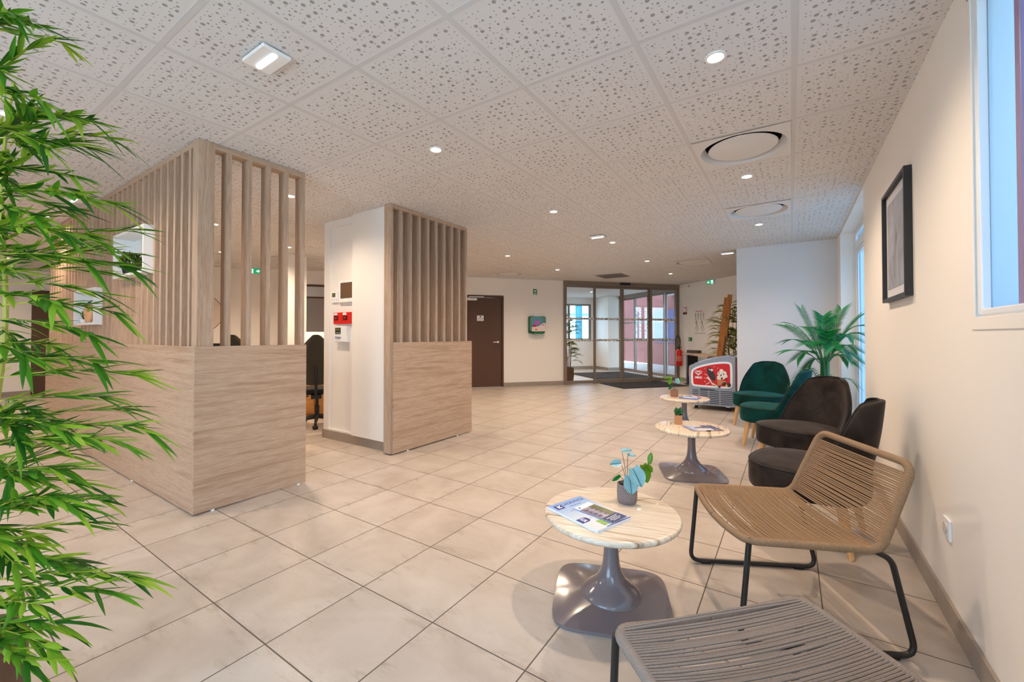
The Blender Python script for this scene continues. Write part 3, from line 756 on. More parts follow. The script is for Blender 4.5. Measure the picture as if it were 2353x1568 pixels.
sign_g = EM('lit_green_sign_face', rgb(0, 150, 96)[:3], .9)
sign_w = EM('lit_white_sign_symbol', (.9, 1.0, .96), 1.1)
def exit_sign(name, label, loc, rz, arrow_left, w=.23, h=.105):
    t = thing(name, label, 'sign', loc, rz, None)
    MB().box(-w/2, -.03, -h, w/2, 0, 0).obj('sign_case', pvc_m, t, bevel=.003)
    MB().box(-w/2+.004, -.032, -h+.004, w/2-.004, -.030, -.004).obj('green_face', sign_g, t)
    k = -1 if arrow_left else 1
    a = MB()
    cx = k * w*.24; cz = -h/2; s_ = .032 * k
    a.prism([(cx + s_, cz), (cx, cz + .032), (cx - s_*.2, cz + .032), (cx + s_*.4, cz + .010), (cx - s_, cz + .010), (cx - s_, cz - .010), (cx + s_*.4, cz - .010), (cx - s_*.2, cz - .032), (cx, cz - .032)][::k], -.0335, -.032, 'y')
    a.obj('arrow', sign_w, t)
    dx = -k * w*.26
    MB().box(dx - .030, -.0335, -h+.012, dx + .030, -.032, -.012).obj('doorway_symbol', sign_w, t)
    f = MB().sphere((dx + .006, -.0345, -.030), .007, 10, 6)
    f.tube([(dx + .004, -.0345, -.04), (dx - .004, -.0345, -.062)], .005, 6).tube([(dx - .004, -.0345, -.062), (dx + .010, -.0345, -.074), (dx + .004, -.0345, -.090)], .004, 6)
    f.tube([(dx - .004, -.0345, -.062), (dx - .018, -.0345, -.082)], .004, 6).tube([(dx + .002, -.0345, -.044), (dx - .016, -.0345, -.052)], .003, 6).tube([(dx + .004, -.0345, -.044), (dx + .020, -.0345, -.050)], .003, 6)
    f.obj('running_figure', green_m, t)
    return t
p = RP(1.19, .012, 2.505); exit_sign('exit_sign', 'lit green exit sign with left arrow, high on the wall right of the entrance', p, RZR, True)
p = EP(-6.61, -.012, 2.512); exit_sign('exit_sign', 'lit green exit sign with right arrow, seen between the counter slats', p, RZE, False)

# ================================================================== RECEPTION COUNTER
CX, CY = -3.28, 1.17
t = thing('reception_counter', 'large wood counter with tall slatted screens on two sides, left of the hall', 'counter', (CX, CY, 0))
def slat(par, x0, y0, x1, y1, z0, z1, name='slat'): return MB().box(x0, y0, z0, x1, y1, z1).obj(name, oak_z, par, bevel=.0012, seg=1)
MB().box(-4.48, -.018, .012, -.001, .0, 1.118).obj('side_panel', oak_x, t, bevel=.001, seg=1)
MB().box(-.001, -.018, .012, .018, .755, 1.118).obj('front_panel', oak_y, t, bevel=.001, seg=1)
MB().box(-4.46, .0, 1.092, -.09, .09, 1.112).box(-.09, .0, 1.092, -.001, .745, 1.112).obj('ledge', oak_x, t)
MB().box(-4.44, .0, 2.475, -.09, .09, 2.515).obj('top_rail', oak_x, t, bevel=.001, seg=1)
MB().box(-.09, .098, 2.475, .0, .745, 2.515).obj('top_rail', oak_y, t, bevel=.001, seg=1)
slat(t, -.09, .0, .0, .098, 1.112, 2.515, 'corner_post')
for k in range(5): slat(t, -.09, .173 + .1353*k, .0, .204 + .1353*k, 1.112, 2.475)
BOXES = ((-4.888, -4.128, 1.68, 2.055), (-6.21, -5.467, 1.295, 1.65))
for k in range(33):
    xa, xb = -.160 - .1333*k, -.126 - .1333*k; z = 1.112
    for bx0, bx1, bz0, bz1 in BOXES:
        if xb + CX > bx0 - .002 and xa + CX < bx1 + .002:
            slat(t, xa, .0, xb, .09, z, bz0 - .001); z = bz1 + .001
    slat(t, xa, .0, xb, .09, z, 2.475)
MB().box(-4.4, .02, .70, -.06, .70, .73).obj('worktop', white_m, t, bevel=.002)
MB().box(-4.40, .66, .012, -.9, .68, .70).obj('inner_panel', oak_x, t)
for fx, fy in ((.008, .10), (.008, .70), (-1.2, -.009), (-3.0, -.009)):
    MB().lathe([(.012, 0), (.012, .012)], 12, (fx, fy, 0)).obj('levelling_foot', white_m, t)

t = thing('column_slat_screen', 'narrow wood slat screen with pale lower panel cladding the white service column', 'screen', (-3.30, 2.822, 0))
MB().box(-.10, .0, .012, .0, .028, 2.515).obj('edge_board', oak_z, t, bevel=.001, seg=1)
MB().box(0, .02, .012, .02, 1.262, 1.122).obj('lower_panel', oak_y, t, bevel=.001, seg=1)
MB().box(-.10, .028, 2.475, .0, 1.19, 2.515).obj('top_rail', oak_y, t, bevel=.001, seg=1)
MB().box(-.10, .028, .1, -.02, 1.19, .13).obj('bottom_rail', oak_y, t)
for k in range(9): slat(t, -.10, .121 + .1305*k, .0, .151 + .1305*k, .13, 2.475)
for fy in (.22, 1.0): MB().lathe([(.012, 0), (.012, .012)], 12, (.010, fy, 0)).obj('levelling_foot', white_m, t)

# shelf boxes on the slats
def shelf_box(x0, x1, z0, z1, label):
    y0, y1, th = 1.115, 1.262, .022
    cx, cz = (x0 + x1)/2, z0
    w_ = (x1 - x0)/2; h_ = z1 - z0; t = thing('wall_shelf_box', label, 'shelf', (cx, 1.168, cz), 0, 'white box shelves on the counter slats')
    a, b = y0 - 1.168, y1 - 1.168
    MB().box(-w_, a, 0, w_, b, th).obj('bottom_board', white_m, t, bevel=.001)
    MB().box(-w_, a, h_-th, w_, b, h_).obj('top_board', white_m, t, bevel=.001)
    for s_ in (-1, 1): MB().box(min(s_*w_, s_*(w_-th)), a, th, max(s_*w_, s_*(w_-th)), b, h_-th).obj('side_board', white_m, t, bevel=.001)
    MB().box(-w_+th, b-.008, th, w_-th, b, h_-th).obj('back_board', white_m, t)
shelf_box(-4.888, -4.128, 1.68, 2.055, 'upper white box shelf holding a small green bush, on the counter slats')
shelf_box(-6.21, -5.467, 1.295, 1.65, 'lower white box shelf holding a pale ornament, on the counter slats')

def leafblob(mb, c, r, n, ll, lw, rng, sz=(1, 1, 1), hang=0.0):
    for i in range(n):
        d = Vector((rng.gauss(0, 1), rng.gauss(0, 1), rng.gauss(0, 1))).normalized()
        p = Vector(c) + Vector((d.x*sz[0], d.y*sz[1], d.z*sz[2])) * r * rng.uniform(.45, 1)
        ax = (d + Vector((rng.uniform(-.5, .5), rng.uniform(-.5, .5), rng.uniform(-.2, .7)))).normalized()
        sd = ax.cross(Vector((rng.uniform(-1, 1), rng.uniform(-1, 1), rng.uniform(-1, 1)))).normalized() * lw / 2
        L_ = ll * rng.uniform(.7, 1.2)
        mb.add([p, p + ax*L_*.45 + sd, p + ax*L_, p + ax*L_*.45 - sd], [(0, 1, 2, 3)])
rg = random.Random(3)
t = thing('potted_bush', 'small round green bush in a dark pot inside the upper box shelf', 'plant', (-4.655, 1.175, 1.702))
MB().lathe([(.045, 0), (.062, .075), (.056, .075), (.052, .06)], 20, cap=True).obj('pot', dark_m, t, smooth=True)
b = MB(); leafblob(b, (0, 0, .115), .115, 520, .030, .018, rg, (1.15, .55, .62)); b.obj('foliage', bush_leaf, t, fix=False)
b = MB()
for k in range(9):
    a = k * .7; b.tube([(0, 0, .06), (.07*math.cos(a), .04*math.sin(a), .12)], .0016, 5)
b.obj('stem', culm_dark, t)
t = thing('spiky_plant', 'tiny spiky dark plant at the left inside the lower box shelf', 'plant', (-6.06, 1.165, 1.317))
MB().lathe([(.022, 0), (.03, .04)], 16).obj('pot', white_m, t, smooth=True)
b = MB()
for k in range(40):
    a = rg.uniform(0, 6.28); e = rg.uniform(.1, .8); b.tube([(0, 0, .035), (.075*math.cos(a)*e, .045*math.sin(a)*e, .05 + .09*(1-e*.5))], [.003, .0006], 5)
b.obj('foliage', bush_leaf, t)
t = thing('shelf_ornament', 'rounded peach coloured ornament with a dark blue knot, inside the lower box shelf', 'ornament', (-5.915, 1.175, 1.317))
MB().sphere((0, 0, .10), .1, 28, 18, (1.0, .38, 1.0)).obj('body', M('peach_wood', rgb(226, 172, 128), .5, var=.08), t, smooth=True)
MB().sphere((.0, 0, .205), .014, 12, 8, (1.2, 1, 1)).tube([(.0, 0, .205), (.05, 0, .215), (.075, 0, .222)], [.006, .005, .007], 8).obj('knot', M('dark_blue_ribbon', rgb(30, 34, 84), .5), t, smooth=True)

# devices in the recess of the service column (surface plane y = 2.925)
YP = 2.925
t = thing('room_thermostat', 'small white room thermostat with a green display on the service column', 'thermostat', (-4.355, YP, 1.57))
MB().box(-.062, -.022, 0, .062, 0, .124).obj('case', pvc_m, t, bevel=.004)
MB().box(-.042, -.0235, .062, .018, -.022, .110).obj('display', M('olive_lcd', rgb(96, 100, 56), .3), t)
for k in (-.045, 0, .045): MB().lathe([(.005, 0), (.005, .003)], 12).xf(Matrix.Translation((k, -.022, .03)) @ Matrix.Rotation(PI/2, 4, 'X')).obj('button', M('grey_button', rgb(150, 146, 140), .5), t)
t = thing('intercom_screen', 'white wall intercom with a brown square screen, beside the thermostat', 'intercom', (-4.13, YP, 1.563))
MB().box(-.135, -.028, .0, .135, 0, .245).obj('case', pvc_m, t, bevel=.005)
MB().box(-.10, -.030, .045, .11, -.028, .222).obj('screen', M('brown_dark_screen', rgb(104, 80, 60), .25, coat=.5), t)
MB().box(-.13, -.034, .0, .13, -.028, .03).obj('control_strip', white_m, t, bevel=.003)
MB().sphere((0, -.035, .036), .004, 8, 6).obj('indicator_light', EM('warm_indicator', (1, .8, .6), 2.0), t)
for k, (x, lb) in enumerate(((-4.278, 'left of the two red fire alarm call boxes on the service column'), (-4.112, 'right of the two red fire alarm call boxes on the service column'))):
    t = thing('fire_alarm_box', lb, 'alarm', (x, YP, 1.322), 0, 'red fire alarm call boxes')
    MB().box(-.080, -.032, 0, .080, 0, .130).obj('case', red_m, t, bevel=.004)
    MB().box(-.058, -.036, .04, .012, -.032, .092).obj('glass_panel', M('dark_break_glass', rgb(66, 18, 14), .2, coat=.5), t)
    MB().sphere((-.02, -.038, .066), .011, 10, 8).obj('push_button', red_m, t)
    MB().prism([(-.072, .100), (.0, .100), (-.008, .124), (-.062, .124)], -.0345, -.032, 'y').obj('label_plate', paper_m, t)
t = thing('alarm_control_panel', 'white alarm control panel marked Huber below the red boxes', 'panel', (-4.195, YP, 1.118))
MB().box(-.105, -.055, 0, .105, 0, .178).obj('case', pvc_m, t, bevel=.004)
MB().box(-.092, -.057, .088, .010, -.055, .160).obj('display', M('dark_green_display', rgb(34, 42, 36), .3), t)
MB().box(-.085, -.058, .128, -.005, -.057, .150).obj('readout', M('amber_readout', rgb(120, 110, 66), .4), t)
for k in range(3): MB().sphere((-.07 + k*.03, -.058, .102), .005, 8, 6).obj('button', pvc_m, t)
text('Huber', .042, M('dark_violet_ink', rgb(40, 36, 110), .5), t, (-.036, -.0568, .048), bold=.0003)
MB().box(-.08, -.0562, .020, .0, -.0552, .024).obj('underline', M('grey_button_2', rgb(150, 146, 140), .5), t)
t = thing('indicator_lamp', 'tiny red indicator lamp on the column wall beside the alarm control panel', 'lamp', (-4.345, YP, 1.13))
MB().sphere((0, -.006, 0), .008, 10, 8).obj('lens', red_m, t); MB().box(-.010, -.004, -.012, .010, 0, .012).obj('base', pvc_m, t)

# ================================================================== THINGS ON THE ENTRANCE AND SIDE WALLS
t = thing('defibrillator_cabinet', 'green wall cabinet with clear window and white front, left of the glass entrance', 'defibrillator', EP(-.70, 0, 1.235), RZE)
b = MB().prism(rrect(-.205, 0, .205, .41, .045), -.06, 0, 'y').obj('back_shell', green_m, t, bevel=.006)
MB().prism(rrect(-.19, .04, .19, .40, .04), -.16, -.06, 'y').obj('window_cover', M('clear_green_plastic', rgb(70, 120, 96), .15, coat=.6), t, bevel=.014, seg=3)
MB().prism([(-.155, .05), (.175, .05), (.18, .075), (.18, .235), (.15, .25), (.10, .24), (.03, .185), (-.02, .165), (-.16, .165), (-.17, .08)], -.168, -.160, 'y').obj('front_card', M('pale_front_card', rgb(226, 208, 208), .5), t)
MB().box(-.10, -.168, .20, .03, -.160, .30).obj('device_bag', M('violet_device', rgb(170, 96, 176), .4, var=.3, scale=14), t)
MB().box(-.15, -.171, .155, -.06, -.160, .20).obj('device_base', M('crimson_device', rgb(168, 44, 66), .4), t)
MB().box(-.09, -.10, .38, .08, -.02, .425).obj('carry_grip', pvc_m, t, bevel=.008)
MB().box(-.11, -.15, -.01, .12, -.04, .04).obj('bottom_latch', green_m, t, bevel=.008)
MB().box(-.085, -.1695, .080, -.04, -.168, .105).obj('red_label', red_ink, t)
MB().box(-.04, -.1695, .080, .0, -.168, .105).obj('yellow_label', M('yellow_ink', rgb(236, 190, 40), .5), t)
text('AED', .034, black_ink, t, (.115, -.169, .20), bold=.001)
t = thing('defibrillator_sign', 'small green sign with a white heart, above the defibrillator cabinet', 'sign', EP(-.725, 0, 2.155), RZE)
MB().box(-.05, -.004, 0, .05, 0, .135).obj('plate', green_m, t)
hp = [(math.sin(a)**3 * .030, .085 + (13*math.cos(a) - 5*math.cos(2*a) - 2*math.cos(3*a) - math.cos(4*a)) * .0019) for a in [2*PI*k/28 for k in range(28)]]
MB().prism(hp, -.006, -.004, 'y').obj('heart', white_ink, t)
MB().prism([(.004, .108), (-.010, .084), (-.002, .084), (-.004, .062), (.010, .088), (.002, .088)], -.0075, -.006, 'y').obj('lightning', green_m, t)
MB().box(-.035, -.006, .010, .035, -.004, .040).obj('caption', M('pale_green_ink', rgb(180, 220, 200), .5), t)
MB().box(.022, -.006, .112, .040, -.004, .116).box(.029, -.006, .105, .033, -.004, .123).obj('cross', white_ink, t)

t = thing('extinguisher_sign', 'small red and white fire extinguisher sign on the wall right of the entrance', 'sign', RP(.265, 0, 1.73), RZR)
MB().box(-.07, -.004, 0, .07, 0, .185).obj('plate', red_ink, t)
MB().box(-.06, -.0055, .06, .0, -.004, .175).box(.042, -.0055, .06, .060, -.004, .175).obj('white_field', white_ink, t)
MB().box(.012, -.006, .068, .030, -.004, .14).box(.008, -.006, .14, .040, -.004, .150).obj('extinguisher_symbol', white_ink, t)
MB().box(-.07, -.0055, 0, .07, -.004, .048).obj('caption_band', black_ink, t)
t = thing('fire_extinguisher', 'red fire extinguisher with looping black hose, hung right of the entrance', 'extinguisher', RP(.17, .115, .40), RZR)
MB().lathe([(.001, 0), (.07, .0), (.078, .02), (.078, .36), (.06, .41), (.028, .435), (.001, .435)], 28, cap=False).obj('cylinder', red_m, t, smooth=True)
MB().lathe([(.024, .43), (.026, .47), (.014, .48)], 16).box(-.06, -.012, .475, .075, .012, .492).box(-.05, -.010, .455, .07, .010, .465).obj('valve_head', dark_m, t, smooth=True)
MB().tube(smooth_path([(.02, 0, .46), (.05, 0, .60), (.03, 0, .74), (-.06, 0, .80), (-.125, 0, .72), (-.12, -.01, .60), (-.10, -.02, .40)], .12, 8), .011, 10).obj('hose', dark_m, t, smooth=True)
MB().lathe([(.0795, .12), (.0795, .26)], 28, cap=False).obj('instruction_label', M('red_white_label', rgb(214, 110, 100), .5, var=.5, scale=60), t)
MB().box(-.03, .075, .30, .03, .112, .36).obj('wall_bracket', dark_m, t)
t = thing('exercise_poster', 'pale poster with rows of small grey figures on the side wall', 'poster', RP(.795, 0, 1.215), RZR)
MB().box(-.20, -.004, 0, .20, 0, .60).obj('sheet', M('faded_cream_print', rgb(240, 234, 226), .5, var=.02), t)
MB().box(-.13, -.006, .562, .10, -.004, .578).obj('headline', M('faded_red_ink', rgb(206, 92, 92), .6), t)
fig = M('faded_grey_ink', rgb(172, 174, 166), .6, var=.2, scale=30)
for i in range(4):
    x = -.14 + i*.09
    f = MB().sphere((x, -.005, .525), .015, 10, 8, (1, .2, 1)).tube([(x, -.005, .51), (x, -.005, .44)], [.014, .010], 6)
    f.tube([(x, -.005, .50), (x - .016, -.005, .45)], .004, 5).tube([(x, -.005, .50), (x + .016, -.005, .45)], .004, 5).tube([(x, -.005, .44), (x - .010, -.005, .365)], .005, 5).tube([(x, -.005, .44), (x + .010, -.005, .365)], .005, 5)
    f.obj('figure', fig, t)
for i in range(2):
    x = -.12 + i*.19
    f = MB().sphere((x, -.005, .34), .018, 10, 8, (1, .2, 1)).tube([(x, -.005, .32), (x + .02, -.005, .25)], [.022, .016], 6).tube([(x + .02, -.005, .25), (x + .07, -.005, .12)], .007, 5).tube([(x + .02, -.005, .25), (x - .02, -.005, .15)], .007, 5).tube([(x - .02, -.005, .15), (x + .04, -.005, .08)], .006, 5)
    f.obj('figure', fig, t)
MB().box(-.17, -.006, .018, .17, -.004, .032).obj('footer', fig, t)
for x, z in ((-.18, .58), (.18, .58), (-.18, .02), (.18, .02)): MB().lathe([(.006, 0), (.006, .006)], 10).xf(Matrix.Translation((x, -.004, z)) @ Matrix.Rotation(PI/2, 4, 'X')).obj('screw', chrome_m, t)
t = thing('break_glass_unit', 'small green emergency door release box below the poster', 'switch', RP(.47, 0, 1.05), RZR)
MB().box(-.045, -.035, 0, .045, 0, .09).obj('case', green_m, t, bevel=.005)
MB().box(-.022, -.037, .025, .022, -.035, .065).obj('push_plate', M('pale_plate', rgb(170, 200, 178), .5), t)
t = thing('wall_detector', 'small white motion detector high on the wall beside the entrance', 'detector', RP(.45, 0, 2.42), RZR)
MB().box(-.03, -.04, 0, .03, 0, .075).obj('body', pvc_m, t, bevel=.008); MB().sphere((0, -.042, .02), .017, 10, 8).obj('lens', M('grey_lens', rgb(150, 140, 130), .3), t)
t = thing('electric_conduit', 'thin diagonal white cable running down the wall behind the extinguisher hose', 'cable', RP(.20, 0, 0), RZR)
MB().tube([(.0, -.004, 1.45), (.27, -.004, 1.14)], .003, 6).obj('wire', white_m, t)

# console, box, folded easel, bamboo behind the freezer
ang = math.atan2(-.885, .465)
t = thing('console_table', 'narrow wood console table behind the ice cream freezer, below the poster', 'table', (-1.66, 10.36, 0), ang)
MB().box(-.87, -.18, .725, .87, .18, .765).obj('tabletop', oak_x, t, bevel=.002)
for x in (-.70, .70): MB().box(x-.05, -.12, .02, x+.05, .12, .725).box(x-.12, -.16, 0, x+.12, .16, .02).obj('leg', black_m, t)
t = thing('leaflet_box', 'dark grey leaflet box standing on the console table', 'box', (-1.93, 10.92, .765), RZR)
MB().box(-.17, -.07, 0, .17, .07, .065).obj('tray', M('dark_grey_card', rgb(70, 64, 60), .6), t, bevel=.002)
MB().box(-.15, -.055, .03, .15, .055, .070).obj('leaflets', M('grey_paper_stack', rgb(120, 112, 106), .7, var=.2, scale=40), t)
t = thing('folded_easel', 'orange stained wooden easel folded up, leaning behind the ice cream freezer', 'easel', (-1.19, 8.80, 0), 0)
def plank(mb, p0, p1, w_, th): 
    a = Vector(p0); b = Vector(p1); d = (b-a).normalized(); u = Vector((1, 0, 0)); u = (u - d*u.dot(d)).normalized(); v = d.cross(u)
    vs = [q + u*sx*w_/2 + v*sy*th/2 for q in (a, b) for sx, sy in ((-1,-1),(1,-1),(1,1),(-1,1))]
    return mb.add(vs, [(0,3,2,1),(4,5,6,7),(0,1,5,4),(1,2,6,5),(2,3,7,6),(3,0,4,7)])
plank(MB(), (-.045, 0, .02), (.20, 0, 1.90), .055, .03).obj('leg', easel_m, t, bevel=.002)
plank(MB(), (.035, .0, .02), (.265, 0, 1.95), .075, .035).obj('leg', easel_m, t, bevel=.002)
plank(MB(), (.0, -.04, .02), (.16, -.04, 1.18), .05, .025).obj('leg', easel_m, t, bevel=.002)
plank(MB(), (.10, .035, .70), (.22, .035, 1.62), .10, .02).obj('centre_mast', easel_m, t, bevel=.002)

def leaf_strip(mb, p, ax, sd, L_, w_, droop, seg=5):
    """one lanceolate leaf, slightly folded and drooping"""
    nrm = ax.cross(sd).normalized(); vs = []
    for k in range(seg + 1):
        u = k / seg; ww = w_ * (math.sin(PI * min(1, .06 + u * .97)) ** .7) * (1 - .35*u) / 1.0
        if k == seg: ww = 0.0003
        c = p + ax * L_ * u + Vector((0, 0, -droop * L_ * u * u)) ; 
        vs += [c - sd * ww/2 + nrm * ww*.18, c, c + sd * ww/2 + nrm * ww*.18]
    fs = []
    for k in range(seg):
        b = 3*k; fs += [(b, b+1, b+4, b+3), (b+1, b+2, b+5, b+4)]
    mb.add(vs, fs)
def branch(stem_mb, leaf_mb, p0, p1, rng, leafL=.15, leafw=.02, sag=.12, r0=.004, nodes=7, start=.25, tip=True, fan=4):
    p0 = Vector(p0); p1 = Vector(p1); d = p1 - p0; L_ = d.length; pts = []
    for k in range(13):
        u = k / 12; pts.append(p0 + d*u + Vector((0, 0, sag * L_ * 4 * u * (1-u) * .5 + sag*L_*.0)))
    stem_mb.tube(pts, [r0 * (1 - .75*k/12) for k in range(13)], 5)
    for i in range(nodes):
        u = start + (1-start) * (i + .5) / nodes; k = min(11, int(u*12)); q = pts[k].lerp(pts[k+1], u*12-k)
        tg = (pts[k+1] - pts[k]).normalized()
        for j in range(fan):
            a = rng.uniform(0, 2*PI); perp = tg.orthogonal().normalized(); perp = Quaternion(tg, a) @ perp; perp.z *= .45
            ax = (tg * rng.uniform(.9, 1.5) + perp * rng.uniform(.15, .75) + Vector((0, 0, rng.uniform(-.10, .22)))).normalized()
            sd = ax.cross(Vector((rng.uniform(-.5, .5), rng.uniform(-.5, .5), 1))).normalized()
            leaf_strip(leaf_mb, q, ax, sd, leafL * rng.uniform(.6, 1.2), leafw * rng.uniform(.75, 1.25), rng.uniform(.0, .22))
    if tip:
        tg = (pts[-1] - pts[-2]).normalized()
        for j in range(3):
            ax = (tg + Vector((rng.uniform(-.3, .3), rng.uniform(-.3, .3), rng.uniform(-.4, .1)))).normalized(); sd = ax.cross(Vector((rng.uniform(-.3, .3), 0, 1))).normalized()
            leaf_strip(leaf_mb, pts[-1], ax, sd, leafL * rng.uniform(.9, 1.3), leafw, rng.uniform(.1, .4))
def far_bamboo(loc, label, H, spread, z0, seed, pot_r=.16, pot_h=.30, ncul=5, nb=110, LL=.12):
    rng = random.Random(seed)
    t = thing('potted_bamboo', label, 'plant', loc)
    MB().lathe([(pot_r*.85, 0), (pot_r, pot_h*.5), (pot_r*.92, pot_h), (pot_r*.84, pot_h), (pot_r*.82, pot_h-.04)], 28).obj('pot', basket_brown, t, smooth=True)
    MB().lathe([(.001, pot_h-.03), (pot_r*.83, pot_h-.03)], 24, cap=False).obj('soil', soil_m, t)
    st = MB(); lf = MB(); tops = []
    for k in range(ncul):
        a = 2*PI*k/ncul; b = Vector((.05*math.cos(a), .05*math.sin(a), pot_h-.05)); tp = Vector((spread*.35*math.cos(a+.4), spread*.35*math.sin(a+.4), H * rng.uniform(.85, 1)))
        st.tube([b, b.lerp(tp, .5) + Vector((0, 0, .02)), tp], [.009, .007, .003], 7); tops.append((b, tp))
    for k in range(nb):
        b, tp = rng.choice(tops); u = rng.uniform(0, 1); q = b.lerp(tp, max(.02, (z0 + (H*.97 - z0)*u - b.z) / (tp.z - b.z)))
        a = rng.uniform(0, 2*PI); l_ = spread * rng.uniform(.5, 1.0) * (1 - .35*u)
        branch(st, lf, q, q + Vector((math.cos(a)*l_, math.sin(a)*l_, l_*rng.uniform(.0, .5))), rng, LL, .016, .15, .002, 6, .15, True, 4)
    st.obj('culms', culm_dark, t, smooth=True, fix=False); lf.obj('foliage', bamboo_leaf_far, t, fix=False)
far_bamboo((-.93, 9.20, 0), 'tall leafy bamboo in a basket pot behind the freezer and the easel', 1.85, .40, .75, 11)
far_bamboo(EP(.42, .62), 'slender bamboo in a brown basket pot inside the vestibule, behind the left glass pane', 1.75, .30, .45, 12, .14, .36, 5, 60, .13)

# mats
t = MB().box(0, 0, 0, 1.75, 1.08, .012).obj('door_mat', mat_m, bevel=.004); tag(put(t, EP(.95, -1.12), RZE), 'large black entrance mat lying in front of the sliding door', 'mat')
t = MB().box(0, 0, 0, 1.9, 2.3, .012).obj('door_mat', mat_m, bevel=.004); tag(put(t, EP(1.35, .45), RZE), 'large black mat on the vestibule floor behind the glass', 'mat')

# ring mirror and office things behind the slats
t = thing('ring_mirror', 'round wall mirror with a thin brass rim behind the counter slats', 'mirror', EP(-7.53, 0, 1.617), RZE)
MB().lathe([(.355, -.012), (.368, -.012), (.368, .0), (.355, .0)], 60, cap=False).xf(Matrix.Rotation(PI/2, 4, 'X')).obj('rim', M('brass_rim', rgb(150, 116, 70), .35, metal=.8), t, smooth=True)
MB().lathe([(.001, .003), (.356, .003)], 60, cap=False).xf(Matrix.Rotation(PI/2, 4, 'X')).obj('mirror_glass', M('pale_mirror', rgb(230, 215, 196), .3, metal=.2), t)

def office_chair(loc, rz, label, seed=0):
    t = thing('office_chair', label, 'chair', loc, rz, 'black office chairs behind the counter')
    b = MB(); nu, nv = 12, 14; vs = []
    for side in (0, 1):
        for j in range(nv + 1):
            v = j/nv; z = .56 + .64*v
            w_ = .255 * (math.sin(PI*min(1, .16 + v*.80))**.5) * (1 - .26*max(0, v-.4)/.6)
            for i in range(nu + 1):
                u = i/nu*2 - 1
                vs.append((u*w_, .20 + .05*v - .05*(1-u*u)*(-1 if 0 else 1)*(-1) - .04*math.sin(v*PI) + (0.03 if side else 0)*(1-abs(u)**4*.8), z - .03*abs(u)**3*(2*v - 1)))
    fs = []; W = nu + 1; off = W*(nv+1)
    for s_ in (0, 1):
        for j in range(nv):
            for i in range(nu):
                a = s_*off + j*W + i; f = (a, a+1, a+W+1, a+W); fs.append(f if s_ else f[::-1])
    for i in range(nu): fs.append((i, i+1, off+i+1, off+i)); a = nv*W; fs.append((a+i, off+a+i, off+a+i+1, a+i+1))
    for j in range(nv): fs.append((j*W, off+j*W, off+(j+1)*W, (j+1)*W)); a = nu; fs.append((a+j*W, a+(j+1)*W, off+a+(j+1)*W, off+a+j*W))
    b.add(vs, fs).obj('backrest', M('dark_olive_fabric', rgb(52, 48, 38), .9, var=.15, scale=40), t, smooth=True)
    MB().box(-.23, -.26, .43, .23, .21, .50).obj('seat', M('black_seat_fabric', rgb(26, 26, 26), .9, var=.2, scale=40), t, bevel=.03, seg=4)
    MB().tube([(0, .22, .40), (0, .28, .60), (0, .28, .80)], .018, 10).box(-.06, -.05, .38, .06, .24, .43).obj('back_support', dark_m, t)
    MB().lathe([(.028, .10), (.028, .26), (.018, .27), (.018, .40)], 16).obj('gas_column', dark_m, t, smooth=True)
    MB().tube([(.10, .02, .40), (.24, .05, .34), (.27, .05, .30)], .008, 8).obj('height_lever', dark_m, t, smooth=True)
    for k in range(5):
        a = 2*PI*k/5 + .3; c_, s_ = math.cos(a), math.sin(a)
        f = MB().tube([(0, 0, .12), (.15*c_, .15*s_, .10), (.29*c_, .29*s_, .065)], [.028, .022, .014], 8).obj('star_leg', dark_m, t, smooth=True)
        MB().lathe([(.001, -.022), (.027, -.022), (.027, .022), (.001, .022)], 16, cap=False).xf(Matrix.Translation((.29*c_, .29*s_, .028)) @ Matrix.Rotation(a + .7, 4, 'Z') @ Matrix.Rotation(PI/2, 4, 'X')).obj('castor', dark_m, f, smooth=True)
    return t
office_chair((-5.22, 3.235, 0), math.radians(235), 'black office chair in the gap between counter and white column')
office_chair((-6.55, 2.80, 0), math.radians(240), 'black office chair whose top shows through the middle counter slats')
t = thing('computer_monitor', 'dark computer monitor top showing behind the first gap of counter slats', 'monitor', (-5.55, 2.12, .0), math.radians(30))
MB().box(-.25, -.015, .80, .25, .015, 1.10).obj('screen', dark_m, t, bevel=.004)
MB().box(-.03, -.01, .73, .03, .03, .84).box(-.12, -.08, .70, .12, .10, .73).obj('stand', dark_m, t)
MB().lathe([(.15, 0), (.15, .02), (.02, .03), (.02, .70)], 20).obj('floor_stand', dark_m, t)
t = thing('low_cabinet', 'orange wood cabinet on the office floor behind the black chair', 'cabinet', (-5.98, 3.81, 0), math.radians(32))
cabm = wood('honey_oak_laminate', rgb(214, 158, 94), rgb(196, 138, 76), rgb(160, 104, 50), 0)
MB().box(-.52, -.25, .0, .52, .25, .62).obj('carcass', cabm, t, bevel=.002)
for x in (-.26, .26): d_ = MB().box(x-.25, -.268, .04, x+.25, -.25, .60).obj('door', cabm, t, bevel=.001)
MB().box(-.54, -.27, .62, .54, .27, 1.01).obj('white_upstand', M('pale_pinkish_board', rgb(226, 206, 194), .6), t)
MB().box(-.58, -.34, 1.01, .58, .30, 1.045).obj('white_top', white_m, t, bevel=.003)
t = thing('white_laptop', 'white laptop lid standing open on the white office top', 'laptop', (-6.08, 3.74, 1.045), math.radians(60))
MB().box(-.15, -.10, 0, .15, .10, .012).obj('keyboard_base', white_m, t, bevel=.003)
plank(MB(), (0, .10, .012), (0, .17, .20), .30, .008).obj('screen_lid', white_m, t)
t = thing('white_file_box', 'white file box standing on the white office top', 'box', (-5.80, 3.94, 1.045), math.radians(32))
MB().box(-.16, -.12, 0, .16, .12, .13).obj('body', white_m, t, bevel=.004); MB().box(-.165, -.125, .13, .165, .125, .15).obj('lid', white_m, t, bevel=.003)

